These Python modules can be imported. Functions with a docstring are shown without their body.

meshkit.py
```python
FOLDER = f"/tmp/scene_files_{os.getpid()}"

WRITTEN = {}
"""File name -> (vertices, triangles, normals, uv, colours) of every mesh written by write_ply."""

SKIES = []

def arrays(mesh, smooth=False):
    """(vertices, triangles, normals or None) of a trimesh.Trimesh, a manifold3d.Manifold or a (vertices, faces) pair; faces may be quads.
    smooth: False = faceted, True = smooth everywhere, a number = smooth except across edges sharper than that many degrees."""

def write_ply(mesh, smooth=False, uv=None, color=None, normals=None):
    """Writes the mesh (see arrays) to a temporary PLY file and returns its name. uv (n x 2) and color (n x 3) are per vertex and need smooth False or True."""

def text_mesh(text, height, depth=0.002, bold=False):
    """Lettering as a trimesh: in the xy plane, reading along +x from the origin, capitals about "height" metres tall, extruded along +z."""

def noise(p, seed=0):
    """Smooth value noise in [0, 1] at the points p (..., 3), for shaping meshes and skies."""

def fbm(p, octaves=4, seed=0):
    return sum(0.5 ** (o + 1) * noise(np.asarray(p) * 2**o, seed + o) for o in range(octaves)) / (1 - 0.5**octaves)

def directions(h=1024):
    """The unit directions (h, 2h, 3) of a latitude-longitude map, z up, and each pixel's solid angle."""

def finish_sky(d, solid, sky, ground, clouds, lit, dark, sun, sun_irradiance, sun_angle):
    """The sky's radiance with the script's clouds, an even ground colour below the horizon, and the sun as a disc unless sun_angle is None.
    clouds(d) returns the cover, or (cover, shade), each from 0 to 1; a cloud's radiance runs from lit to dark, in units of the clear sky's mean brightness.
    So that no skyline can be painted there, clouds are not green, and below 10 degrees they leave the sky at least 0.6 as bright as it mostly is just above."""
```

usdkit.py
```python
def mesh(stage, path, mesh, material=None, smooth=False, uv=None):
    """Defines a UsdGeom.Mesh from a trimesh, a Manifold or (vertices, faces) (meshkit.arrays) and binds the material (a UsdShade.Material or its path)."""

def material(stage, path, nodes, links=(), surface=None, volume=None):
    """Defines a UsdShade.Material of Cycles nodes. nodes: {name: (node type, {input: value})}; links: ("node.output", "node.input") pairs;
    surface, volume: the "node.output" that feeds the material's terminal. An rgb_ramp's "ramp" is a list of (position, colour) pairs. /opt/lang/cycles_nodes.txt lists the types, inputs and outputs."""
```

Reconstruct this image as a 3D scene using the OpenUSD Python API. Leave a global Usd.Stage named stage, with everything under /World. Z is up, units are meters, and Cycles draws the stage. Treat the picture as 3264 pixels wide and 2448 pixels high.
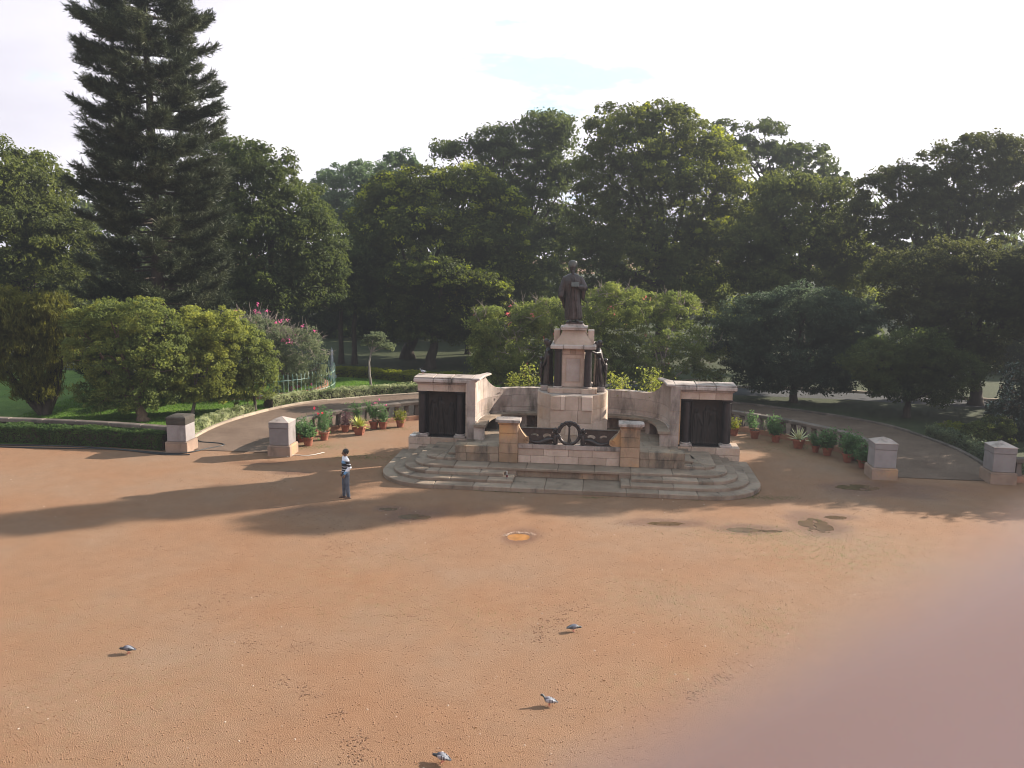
import math, numpy as np, trimesh, usdkit, meshkit
import manifold3d as m3
from manifold3d import Manifold
from shapely.geometry import Polygon, LineString, Point, box as sbox
from shapely.ops import unary_union
from scipy.interpolate import CubicSpline
from pxr import Usd, UsdGeom, UsdLux, UsdShade, Gf, Sdf, Vt

stage = Usd.Stage.CreateInMemory()
UsdGeom.SetStageUpAxis(stage, 'Z'); UsdGeom.SetStageMetersPerUnit(stage, 1.0)
UsdGeom.Xform.Define(stage, '/World'); UsdGeom.Scope.Define(stage, '/World/Looks')
pi = math.pi

# ------------------------------------------------------------------ camera
EYE = 8.5976; PITCH = 0.1635; ROLL = 0.0132
EXPOSURE = 1.47
cam = UsdGeom.Camera.Define(stage, '/World/camera')
R0 = np.array([1., 0, 0]); U0 = np.array([0, math.sin(PITCH), math.cos(PITCH)]); F0 = np.array([0, math.cos(PITCH), -math.sin(PITCH)])
cr, sr = math.cos(ROLL), math.sin(ROLL)
CX = cr * R0 + sr * U0; CY = -sr * R0 + cr * U0
cam.AddTransformOp().Set(Gf.Matrix4d(*CX, 0, *CY, 0, *(-F0), 0, 0, 0, EYE, 1))
cam.CreateHorizontalApertureAttr(36.0); cam.CreateVerticalApertureAttr(27.0)
cam.CreateFocalLengthAttr(2701.6371 / 3264 * 36)
cam.CreateClippingRangeAttr(Gf.Vec2f(0.001, 2000.0))
cam.CreateFStopAttr(29.0); cam.CreateFocusDistanceAttr(32.0)      # a 1 mm phone lens opening
cam.CreateExposureAttr(EXPOSURE)

def ray(px, py):
    """Direction through a point of the photograph (2212 wide)."""
    k = 3264 / 2212; dx, dy = px * k - 1632, py * k - 1224
    a, b = dx * cr + dy * sr, -dx * sr + dy * cr
    return a * R0 - b * U0 + 2701.6371 * F0
def at(px, py, Y):
    d = ray(px, py); return np.array([0, 0, EYE]) + d * (Y / d[1])
def on_ground(px, py, z=0.0):
    d = ray(px, py); return np.array([0, 0, EYE]) + d * ((z - EYE) / d[2])
def px_size(Y):                                                   # metres per photo pixel (2212 wide) at depth Y
    return Y / 1831.0

# ------------------------------------------------------------------ sky and sun
SUN_AZ = math.radians(90 - 23.0); SUN_EL = math.radians(25.5)
sun_dir = np.array([math.sin(SUN_AZ) * math.cos(SUN_EL), math.cos(SUN_AZ) * math.cos(SUN_EL), math.sin(SUN_EL)])
gap = ray(1180, 150); gap /= np.linalg.norm(gap)
gs = np.array([1 / .19, .6, 1 / .060])
usdkit.material(stage, '/World/Looks/sky_look', {
    'tc': ('texture_coordinate', {}),
    'sky': ('sky_texture', {'sky_type': 'single_scattering', 'sun_disc': False, 'sun_elevation': SUN_EL, 'sun_rotation': SUN_AZ, 'altitude': 900.0, 'aerosol_density': 1.2}),
    'gm': ('mapping', {'mapping_type': 'point', 'scale': gs, 'location': -gap * gs}),
    'gg': ('gradient_texture', {'gradient_type': 'spherical'}),
    'nm': ('mapping', {'mapping_type': 'point', 'scale': (1.0, 1.0, 3.2)}),
    'n1': ('noise_texture', {'scale': 9.0, 'detail': 7.0, 'roughness': .58}),
    'n2': ('noise_texture', {'scale': 2.1, 'detail': 5.0, 'roughness': .55}),
    'gr': ('math', {'math_type': 'multiply_add', 'value2': 1.05, 'value3': -1.70}),
    'gsum': ('math', {'math_type': 'multiply_add', 'value2': 3.3}),
    'gc': ('map_range', {'range_type': 'smoothstep', 'from_min': .34, 'from_max': .80, 'to_min': 0.0, 'to_max': .62, 'clamp': True}),
    'sx': ('separate_xyz', {}), 'zk': ('map_range', {'from_min': .33, 'from_max': .85, 'to_min': 0.0, 'to_max': .26, 'clamp': True}), 'c2a': ('math', {'math_type': 'add'}),
    'c2': ('map_range', {'range_type': 'smoothstep', 'from_min': .60, 'from_max': .78, 'to_min': 0.0, 'to_max': .75, 'clamp': True}),
    'mx': ('math', {'math_type': 'maximum'}),
    'cover': ('math', {'math_type': 'subtract', 'value1': 1.0}),
    'ccol': ('rgb_ramp', {'ramp': [(.30, (5.9, 5.7, 6.6)), (.52, (7.2, 7.0, 7.6)), (.72, (9.6, 9.3, 9.2))]}),
    'nd': ('normal', {'direction': tuple(sun_dir)}), 'nv': ('map_range', {'from_min': -1.0, 'from_max': 1.0, 'to_min': .40, 'to_max': 1.6, 'clamp': True}), 'cm': ('mix_color', {'blend_type': 'multiply', 'fac': 1.0, 'use_clamp': True}), 'nvc': ('combine_xyz', {}),
    'veil': ('mix_color', {'blend_type': 'mix', 'fac': .85, 'b': (4.6, 8.2, 9.3)}),
    'mix': ('mix_color', {'blend_type': 'mix', 'use_clamp': True}),
    'bg': ('background_shader', {'strength': 0.05}),
}, [('tc.generated', 'gm.vector'), ('gm.vector', 'gg.vector'), ('tc.generated', 'nm.vector'), ('nm.vector', 'n1.vector'), ('nm.vector', 'n2.vector'),
    ('gg.fac', 'gr.value1'), ('n1.fac', 'gsum.value1'), ('gr.value', 'gsum.value3'), ('gsum.value', 'gc.value'), ('tc.generated', 'sx.vector'), ('sx.z', 'zk.value'), ('n2.fac', 'c2a.value1'), ('zk.result', 'c2a.value2'), ('c2a.value', 'c2.value'),
    ('gc.result', 'mx.value1'), ('c2.result', 'mx.value2'), ('mx.value', 'cover.value2'), ('n2.fac', 'ccol.fac'),
    ('cover.value', 'mix.fac'), ('sky.color', 'veil.a'), ('veil.result', 'mix.a'), ('tc.generated', 'nd.normal'), ('nd.dot', 'nv.value'), ('nv.result', 'nvc.x'), ('nv.result', 'nvc.y'), ('nv.result', 'nvc.z'), ('ccol.color', 'cm.a'), ('nvc.vector', 'cm.b'), ('cm.result', 'mix.b'), ('mix.result', 'bg.color')], surface='bg.background')
dome = UsdLux.DomeLight.Define(stage, '/World/sky')
UsdShade.MaterialBindingAPI.Apply(dome.GetPrim()).Bind(UsdShade.Material.Get(stage, '/World/Looks/sky_look'))
dome.GetPrim().SetCustomDataByKey('kind', 'structure')
sun = UsdLux.DistantLight.Define(stage, '/World/sun')
sun.CreateNormalizeAttr(True); sun.CreateIntensityAttr(1.25); sun.CreateAngleAttr(0.53); sun.CreateColorAttr(Gf.Vec3f(1.0, .90, .76))
zx = sun_dir; xx = np.cross([0, 0, 1], zx); xx /= np.linalg.norm(xx); yx = np.cross(zx, xx)
sun.AddTransformOp().Set(Gf.Matrix4d(*xx, 0, *yx, 0, *zx, 0, 0, 0, 60, 1))

# ------------------------------------------------------------------ helpers
_used = {}
def numbered(parent, name):
    k = (parent, name); n = _used.get(k, 0); _used[k] = n + 1
    return f'{parent}/{name}' + (f'_{n:03d}' if n else '')
def tag(prim, label=None, cat=None, group=None, kind=None):
    for k, v in (('label', label), ('category', cat), ('group', group), ('kind', kind)):
        if v: prim.SetCustomDataByKey(k, v)
    return prim
def thing(name, label, cat, loc=(0, 0, 0), rotz=0.0, group=None, scale=None):
    p = numbered('/World', name); x = UsdGeom.Xform.Define(stage, p)
    x.AddTranslateOp().Set(Gf.Vec3d(*map(float, loc))); x.AddRotateZOp().Set(float(math.degrees(rotz)))
    if scale: x.AddScaleOp().Set(Gf.Vec3f(*([scale] * 3 if np.ndim(scale) == 0 else scale)))
    tag(x.GetPrim(), label, cat, group); return p
def part(parent, name, mesh, mat, smooth=False, label=None, kind=None):
    p = numbered(parent, name); m = usdkit.mesh(stage, p, mesh, '/World/Looks/' + mat, smooth=smooth)
    tag(m.GetPrim(), label, None, None, kind); return p
def solo(name, mesh, mat, label=None, cat=None, group=None, kind=None, smooth=False):
    p = numbered('/World', name); m = usdkit.mesh(stage, p, mesh, '/World/Looks/' + mat, smooth=smooth)
    tag(m.GetPrim(), label, cat, group, kind); return p
def copy_of(src, loc, rotz, label=None, group=None, scale=None):
    base = src.rsplit('/', 1)[1]; base = base[:-4] if base[-4:-3] == '_' and base[-3:].isdigit() else base
    was = stage.GetPrimAtPath(src).GetCustomData()
    p = numbered('/World', base); x = UsdGeom.Xform.Define(stage, p)
    x.GetPrim().GetReferences().AddInternalReference(src)
    x.ClearXformOpOrder()
    x.AddTranslateOp().Set(Gf.Vec3d(*map(float, loc))); x.AddRotateZOp().Set(float(math.degrees(rotz)))
    x.AddScaleOp().Set(Gf.Vec3f(*([scale or 1.0] * 3)))
    x.GetPrim().SetInstanceable(True)
    tag(x.GetPrim(), label or was.get('label'), was.get('category'), group or was.get('group')); return p
def quads(path, Q, mat, kind=None, label=None):
    """Q (n, 4, 3): loose leaves, each a (folded) quad of its own."""
    n = len(Q); m = UsdGeom.Mesh.Define(stage, path)
    m.CreatePointsAttr(Vt.Vec3fArray.FromNumpy(np.ascontiguousarray(Q.reshape(-1, 3), np.float32)))
    m.CreateFaceVertexCountsAttr(Vt.IntArray.FromNumpy(np.full(n, 4, np.int32)))
    m.CreateFaceVertexIndicesAttr(Vt.IntArray.FromNumpy(np.arange(4 * n, dtype=np.int32)))
    m.CreateSubdivisionSchemeAttr('none')
    UsdShade.MaterialBindingAPI.Apply(m.GetPrim()).Bind(UsdShade.Material.Get(stage, '/World/Looks/' + mat))
    tag(m.GetPrim(), label, None, None, kind); return path
cat3 = trimesh.util.concatenate
def box(x0, x1, y0, y1, z0, z1):
    m = trimesh.creation.box([abs(x1 - x0), abs(y1 - y0), abs(z1 - z0)]); m.apply_translation([(x0 + x1) / 2, (y0 + y1) / 2, (z0 + z1) / 2]); return m
def cbox(x0, x1, y0, y1, z0, z1, c=.012):
    x0, x1 = min(x0, x1), max(x0, x1); y0, y1 = min(y0, y1), max(y0, y1)
    c = min(c, (x1 - x0) * .3, (y1 - y0) * .3, (z1 - z0) * .3); P = []
    for sx in (0, 1):
        for sy in (0, 1):
            for sz in (0, 1):
                p = np.array([(x0, x1)[sx], (y0, y1)[sy], (z0, z1)[sz]]); d = np.array([1 - 2 * sx, 1 - 2 * sy, 1 - 2 * sz]) * c
                P += [p + d * [0, 1, 1], p + d * [1, 0, 1], p + d * [1, 1, 0]]
    return hull(np.array(P))
def hull(P):
    M = Manifold.hull_points(np.asarray(P, np.float32)).to_mesh()
    return trimesh.Trimesh(M.vert_properties[:, :3], M.tri_verts, process=False)
def prism(poly, z0, z1, ch=.012):
    """A slab with a plan and a chamfered top edge."""
    out = []
    for g in getattr(poly, 'geoms', [poly]):
        if g.area < 1e-5: continue
        r = np.array(g.exterior.coords)[:-1]
        if g.exterior.is_ccw is False: r = r[::-1]
        keep = np.linalg.norm(r - np.roll(r, 1, 0), axis=1) > 1e-4; r = r[keep]; n = len(r)
        e = np.roll(r, -1, 0) - r; e /= np.linalg.norm(e, axis=1)[:, None]
        nrm = np.stack([-e[:, 1], e[:, 0]], 1); b = nrm + np.roll(nrm, 1, 0); b /= np.maximum(np.sum(b * nrm, 1), .3)[:, None]
        q = r + b * ch
        V = np.vstack([np.c_[r, np.full(n, z0)], np.c_[r, np.full(n, z1 - ch)], np.c_[q, np.full(n, z1)]])
        F = []
        for k in range(2):
            for i in range(n):
                j = (i + 1) % n; F += [[k * n + i, k * n + j, (k + 1) * n + j], [k * n + i, (k + 1) * n + j, (k + 1) * n + i]]
        import mapbox_earcut as ec
        T = np.array(ec.triangulate_float64(q, np.array([n], np.uint32))).reshape(-1, 3)
        a = q[T]; s = np.cross(a[:, 1] - a[:, 0], a[:, 2] - a[:, 0]); T[s < 0] = T[s < 0][:, ::-1]
        F += (T + 2 * n).tolist() + (T[:, ::-1]).tolist()
        out.append(trimesh.Trimesh(V, F, process=False))
    return out
def lathe(prof, n=24, closed=True):
    """prof: (r, z) from bottom to top."""
    pr = np.array(prof, float); a = np.arange(n) * 2 * pi / n
    V = np.stack([pr[:, 0][:, None] * np.cos(a), pr[:, 0][:, None] * np.sin(a), np.broadcast_to(pr[:, 1][:, None], (len(pr), n))], -1).reshape(-1, 3)
    F = []
    for k in range(len(pr) - 1):
        for i in range(n):
            j = (i + 1) % n; F += [[k * n + i, k * n + j, (k + 1) * n + j], [k * n + i, (k + 1) * n + j, (k + 1) * n + i]]
    V = np.vstack([V, [[0, 0, pr[0, 1]], [0, 0, pr[-1, 1]]]]); c0, c1 = len(V) - 2, len(V) - 1; t = (len(pr) - 1) * n
    for i in range(n):
        j = (i + 1) % n; F += [[c0, j, i], [c1, t + i, t + j]]
    return trimesh.Trimesh(V, F, process=False)
def tube(pts, rad, n=7, cap=True):
    p = np.asarray(pts, float); rad = np.broadcast_to(rad, (len(p),)); t = np.gradient(p, axis=0); t /= np.linalg.norm(t, axis=1)[:, None] + 1e-12
    ref = np.array([0, 0, 1.]) if abs(t[:, 2]).mean() < .8 else np.array([1., 0, 0])
    a = np.cross(t, ref); a /= np.linalg.norm(a, axis=1)[:, None] + 1e-12; b = np.cross(t, a); g = np.arange(n) * 2 * pi / n
    V = (p[:, None] + rad[:, None, None] * (np.cos(g)[None, :, None] * a[:, None] - np.sin(g)[None, :, None] * b[:, None])).reshape(-1, 3)
    i, j = np.meshgrid(np.arange(len(p) - 1), np.arange(n), indexing='ij'); j2 = (j + 1) % n
    q = np.stack([i * n + j, (i + 1) * n + j, (i + 1) * n + j2, i * n + j2], -1).reshape(-1, 4)
    F = np.vstack([q[:, [0, 1, 2]], q[:, [0, 2, 3]]]); V = np.vstack([V, p[:1], p[-1:]]); k = np.arange(n); L = (len(p) - 1) * n
    F = np.vstack([F, np.stack([np.full(n, len(V) - 2), k, (k + 1) % n], 1), np.stack([np.full(n, len(V) - 1), L + (k + 1) % n, L + k], 1)])
    return trimesh.Trimesh(V, F[:, ::-1], process=False)
def loft(rings):
    """rings: list of (n, 3) closed loops."""
    R = np.array(rings); k, n = R.shape[:2]; V = np.vstack([R.reshape(-1, 3), R[0].mean(0)[None], R[-1].mean(0)[None]]); F = []
    for s in range(k - 1):
        for i in range(n):
            j = (i + 1) % n; F += [[s * n + i, s * n + j, (s + 1) * n + j], [s * n + i, (s + 1) * n + j, (s + 1) * n + i]]
    for i in range(n):
        j = (i + 1) % n; F += [[k * n, j, i], [k * n + 1, (k - 1) * n + i, (k - 1) * n + j]]
    return trimesh.Trimesh(V, F, process=False)
_ico = trimesh.creation.icosphere(2).vertices
def bone(p, r, q, s):
    return Manifold.hull_points(np.vstack([_ico * r + p, _ico * s + q]).astype(np.float32))
def ball(p, r):
    return Manifold.hull_points((_ico * r + p).astype(np.float32))
def body(bones, edge=.03, it=8):
    """Bones (manifolds) made one smooth surface."""
    m = bones[0]
    for b in bones[1:]: m = m + b
    M = m.refine_to_length(edge).to_mesh(); t = trimesh.Trimesh(M.vert_properties[:, :3], M.tri_verts, process=True)
    if it: trimesh.smoothing.filter_taubin(t, iterations=it)
    return t
def mani(t):
    t = trimesh.Trimesh(t.vertices, t.faces, process=True)
    return Manifold(m3.Mesh(np.asarray(t.vertices, np.float32), np.asarray(t.faces, np.uint32)))
def mirror(m, s):
    if s > 0: return m
    m = m.copy(); m.vertices[:, 0] *= -1; m.faces = m.faces[:, ::-1]; return m
def at_pose(m, loc=(0, 0, 0), rz=0.0, rx=0.0, ry=0.0):
    T = trimesh.transformations; m = m.copy(); m.apply_transform(T.translation_matrix(loc) @ T.rotation_matrix(rz, [0, 0, 1]) @ T.rotation_matrix(ry, [0, 1, 0]) @ T.rotation_matrix(rx, [1, 0, 0])); return m

# ------------------------------------------------------------------ materials
def look(name, nodes, links, surface='p.BSDF', **k):
    return usdkit.material(stage, '/World/Looks/' + name, nodes, links, surface=surface, **k)
def plain(name, col, rough=.6, metal=0.0, var=.12, scale=9.0, bump=.0, spec=.4):
    look(name, {'g': ('texture_coordinate', {}), 'n': ('noise_texture', {'scale': scale, 'detail': 5.0}),
                'r': ('rgb_ramp', {'ramp': [(.3, tuple(c * (1 - var) for c in col)), (.7, tuple(min(1, c * (1 + var)) for c in col))]}),
                'b': ('bump', {'strength': bump, 'distance': .01}),
                'p': ('principled_bsdf', {'roughness': rough, 'metallic': metal, 'specular_ior_level': spec})},
         [('g.object', 'n.vector'), ('n.fac', 'r.fac'), ('r.color', 'p.base_color')] + ([('n.fac', 'b.height'), ('b.normal', 'p.normal')] if bump else []))
def stone(name, c_dark, c_light, stain=(.06, .05, .042), amount=.5, stain_scale=1.3, rust=0.0):
    """Weathered ashlar: blocks differ, cloudy tone, black lichen streaks that run down, fine grain."""
    look(name, {
        'g': ('geometry', {}), 'oi': ('object_info', {}),
        'm': ('mapping', {'mapping_type': 'point', 'scale': (1.0, 1.0, .32)}),
        'n1': ('noise_texture', {'scale': 1.7, 'detail': 6.0, 'roughness': .62}),
        'n2': ('noise_texture', {'scale': stain_scale, 'detail': 8.0, 'roughness': .68}),
        'n3': ('noise_texture', {'scale': 38.0, 'detail': 4.0, 'roughness': .7}),
        'n4': ('noise_texture', {'scale': .9, 'detail': 4.0}),
        'mix0': ('math', {'math_type': 'multiply_add', 'value2': .38, 'value3': -.19}),
        'add': ('math', {'math_type': 'add'}),
        'r': ('rgb_ramp', {'ramp': [(.25, c_dark), (.75, c_light)]}),
        'sr': ('map_range', {'range_type': 'smoothstep', 'from_min': .66 - .2 * amount, 'from_max': .82 - .14 * amount, 'to_min': 0.0, 'to_max': .9, 'clamp': True}),
        'rr': ('map_range', {'range_type': 'smoothstep', 'from_min': .5, 'from_max': .72, 'to_min': 0.0, 'to_max': rust, 'clamp': True}),
        'rm': ('mix_color', {'blend_type': 'mix', 'b': (.46, .25, .10)}),
        's': ('mix_color', {'blend_type': 'mix', 'b': stain}),
        'gm': ('mix_color', {'blend_type': 'overlay', 'fac': .35}),
        'b': ('bump', {'strength': .35, 'distance': .012}),
        'p': ('principled_bsdf', {'roughness': .82, 'specular_ior_level': .25})},
        [('g.position', 'm.vector'), ('g.position', 'n1.vector'), ('m.vector', 'n2.vector'), ('g.position', 'n3.vector'), ('g.position', 'n4.vector'),
         ('oi.random', 'mix0.value1'), ('n1.fac', 'add.value1'), ('mix0.value', 'add.value2'), ('add.value', 'r.fac'),
         ('n2.fac', 'sr.value'), ('n4.fac', 'rr.value'), ('r.color', 'rm.a'), ('rr.result', 'rm.fac'), ('rm.result', 's.a'), ('sr.result', 's.fac'),
         ('s.result', 'gm.a'), ('n3.color', 'gm.b'), ('gm.result', 'p.base_color'), ('n3.fac', 'b.height'), ('b.normal', 'p.normal')])
stone('pale_stone', (0.275, 0.203, 0.156), (0.44, 0.347, 0.288), amount=0.56, rust=.25)
stone('wall_stone', (0.242, 0.191, 0.168), (0.396, 0.33, 0.294), amount=0.92, stain_scale=.9, rust=.12)
stone('ochre_stone', (0.209, 0.138, 0.0858), (0.325, 0.22, 0.149), amount=0.56, rust=.75)
stone('step_stone', (0.149, 0.108, 0.0791), (0.248, 0.191, 0.146), amount=0.64)
stone('block_stone', (0.165, 0.122, 0.0875), (0.264, 0.203, 0.15), amount=1.0, stain_scale=1.6, rust=.3)
stone('cap_stone', (0.242, 0.196, 0.174), (0.396, 0.335, 0.306), amount=0.84)
stone('pier_stone', (.155, .135, .132), (.235, .215, .215), amount=.6)
stone('pier_foot_stone', (.155, .105, .078), (.235, .165, .125), amount=.45, rust=.5)
stone('mossy_shaded_stone', (0.0594, 0.0459, 0.038), (0.135, 0.107, 0.0914), amount=.95, stain_scale=1.1)  # moss tone, darkened again to imitate shade on the balustrade
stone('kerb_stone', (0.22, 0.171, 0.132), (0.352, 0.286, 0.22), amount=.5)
stone('red_plinth', (0.206, 0.099, 0.0594), (0.285, 0.158, 0.103), amount=.35)
def metal(name, col, rough):
    look(name, {'g': ('geometry', {}), 'n': ('noise_texture', {'scale': 6.0, 'detail': 6.0, 'roughness': .65}), 'n2': ('noise_texture', {'scale': 40.0, 'detail': 3.0}),
                'r': ('rgb_ramp', {'ramp': [(.3, tuple(c * .65 for c in col)), (.55, col), (.8, tuple(c * 1.7 for c in col))]}),
                'rr': ('map_range', {'from_min': .3, 'from_max': .7, 'to_min': rough - .1, 'to_max': rough + .14, 'clamp': True}),
                'b': ('bump', {'strength': .25, 'distance': .006}),
                'p': ('principled_bsdf', {'metallic': .55, 'specular_ior_level': .5})},
         [('g.position', 'n.vector'), ('g.position', 'n2.vector'), ('n.fac', 'r.fac'), ('r.color', 'p.base_color'), ('n.fac', 'rr.value'), ('rr.result', 'p.roughness'), ('n2.fac', 'b.height'), ('b.normal', 'p.normal')])
metal('bronze', (.045, .037, .036), .36)
metal('bronze_relief', (.026, .021, .019), .55)
metal('dark_granite', (.028, .022, .023), .45)
metal('iron', (.035, .032, .032), .5)
def foliage(name, cols, rough=.58, trans=.48, clump=.55, spec=.18):
    """Leaves: each leaf its own tone, clumps lighter and darker by kind of growth, a little light through the blade."""
    look(name, {'g': ('geometry', {}), 'n': ('noise_texture', {'scale': clump, 'detail': 3.0}),
                'a': ('math', {'math_type': 'multiply_add', 'value2': .55}), 'sc': ('math', {'math_type': 'multiply_add', 'value2': 1.25, 'value3': -.42}),
                'r': ('rgb_ramp', {'ramp': [(0.05, cols[0]), (.5, cols[1]), (.95, cols[2])]}),
                'p': ('principled_bsdf', {'roughness': rough, 'specular_ior_level': spec}),
                'h': ('hsv', {'hue': .485, 'saturation': 1.15, 'value': 1.75}),
                't': ('translucent_bsdf', {}), 'm': ('mix_closure', {'fac': trans})},
         [('g.position', 'n.vector'), ('n.fac', 'sc.value1'), ('g.random_per_island', 'a.value1'), ('sc.value', 'a.value3'), ('a.value', 'r.fac'), ('r.color', 'p.base_color'),
          ('r.color', 'h.color'), ('h.color', 't.color'), ('p.BSDF', 'm.closure1'), ('t.BSDF', 'm.closure2')], surface='m.closure')
foliage('leaf_dark', [(0.0384, 0.0531, 0.0192), (0.0826, 0.106, 0.0324), (0.17, 0.192, 0.056)])
foliage('leaf_mid', [(0.0502, 0.0634, 0.0207), (0.111, 0.132, 0.0354), (0.229, 0.243, 0.0619)])
foliage('leaf_olive', [(0.0384, 0.0442, 0.0177), (0.0737, 0.0826, 0.0265), (0.14, 0.147, 0.0442)])
foliage('leaf_flush', [(0.0354, 0.0472, 0.0147), (0.0812, 0.0974, 0.0265), (0.163, 0.177, 0.0442)], clump=.9)
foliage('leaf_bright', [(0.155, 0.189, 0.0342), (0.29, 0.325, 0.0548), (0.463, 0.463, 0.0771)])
foliage('leaf_blue', [(0.0324, 0.0472, 0.0295), (0.0619, 0.0826, 0.0472), (0.111, 0.136, 0.0767)])
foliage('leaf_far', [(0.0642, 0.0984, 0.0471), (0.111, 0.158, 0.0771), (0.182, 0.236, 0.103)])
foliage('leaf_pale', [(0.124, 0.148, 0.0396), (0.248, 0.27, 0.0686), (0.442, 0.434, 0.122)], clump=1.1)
foliage('leaf_shrub', [(0.0884, 0.115, 0.0365), (0.185, 0.217, 0.0639), (0.354, 0.365, 0.109)], clump=1.1)
foliage('leaf_grey', [(0.0855, 0.106, 0.0616), (0.163, 0.191, 0.103), (0.274, 0.3, 0.155)], clump=1.2)
foliage('leaf_golden', [(0.0963, 0.132, 0.0214), (0.182, 0.236, 0.0342), (0.32, 0.375, 0.0535)], clump=.8)
foliage('leaf_juniper', [(0.065, 0.0684, 0.0171), (0.129, 0.133, 0.0274), (0.274, 0.266, 0.0479)], clump=.8)
foliage('leaf_hedge', [(0.0428, 0.0771, 0.0277), (0.0813, 0.129, 0.0385), (0.16, 0.214, 0.0598)], clump=1.5)
foliage('leaf_lime', [(0.1, 0.12, 0.018), (0.19, 0.21, 0.03), (0.32, 0.32, 0.05)], clump=1.4)
foliage('leaf_variegated', [(.10,.13,.05), (.44,.46,.29), (.62,.62,.46)], clump=2.0)
foliage('leaf_pot', [(0.0535, 0.107, 0.0428), (0.107, 0.182, 0.0749), (0.236, 0.32, 0.129)], clump=3.0, rough=.38)
foliage('leaf_croton', [(0.1, 0.12, 0.02), (0.22, 0.23, 0.035), (0.38, 0.34, 0.05)], clump=3.0)
foliage('leaf_agave', [(0.25, 0.29, 0.06), (0.46, 0.45, 0.13), (0.6, 0.6, 0.28)], clump=4.0, trans=.1)
foliage('leaf_agave_pale', [(0.36, 0.38, 0.2), (0.55, 0.55, 0.36), (0.6, 0.6, 0.48)], clump=4.0, trans=.1)
foliage('leaf_purple', [(0.129, 0.0749, 0.0749), (0.256, 0.129, 0.139), (0.427, 0.256, 0.236)], clump=3.0)
foliage('needle', [(0.0325, 0.0423, 0.0228), (0.065, 0.0748, 0.0358), (0.155, 0.15, 0.0585)], rough=.55, trans=.12, clump=.7)
foliage('grass_blade', [(0.0508, 0.109, 0.0203), (0.087, 0.174, 0.029), (0.145, 0.246, 0.0435)], clump=1.0)
foliage('weed', [(.04, .085, .025), (.07, .12, .035), (.12, .17, .06)], clump=2.0)
foliage('petal_pink', [(.50, .13, .24), (.66, .22, .33), (.78, .38, .44)], clump=4.0, rough=.6)
foliage('petal_salmon', [(.55, .18, .16), (.68, .30, .26), (.80, .45, .38)], clump=4.0, rough=.6)
foliage('petal_red', [(.60, .04, .06), (.72, .07, .10), (.80, .16, .18)], clump=4.0, rough=.6)
foliage('gloss_leaf', [(.018, .03, .018), (.03, .05, .024), (.06, .075, .04)], rough=.12, trans=.08, spec=.9)
foliage('dry_leaf', [(.10, .055, .02), (.18, .10, .04), (.30, .19, .08)], clump=3.0)
def bark(name, a, b):
    look(name, {'g': ('texture_coordinate', {}), 'm': ('mapping', {'mapping_type': 'point', 'scale': (1, 1, .25)}), 'n': ('noise_texture', {'scale': 7.0, 'detail': 7.0, 'roughness': .7}),
                'r': ('rgb_ramp', {'ramp': [(.3, a), (.7, b)]}), 'b': ('bump', {'strength': .7, 'distance': .03}), 'p': ('principled_bsdf', {'roughness': .9, 'specular_ior_level': .15})},
         [('g.object', 'm.vector'), ('m.vector', 'n.vector'), ('n.fac', 'r.fac'), ('r.color', 'p.base_color'), ('n.fac', 'b.height'), ('b.normal', 'p.normal')])
bark('bark_dark', (.028, .022, .018), (.075, .06, .05)); bark('bark_grey', (.10, .09, .08), (.23, .20, .18)); bark('bark_twig', (.16, .13, .11), (.30, .25, .22)); bark('bark_brown', (.09, .06, .045), (.20, .14, .105))

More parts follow.
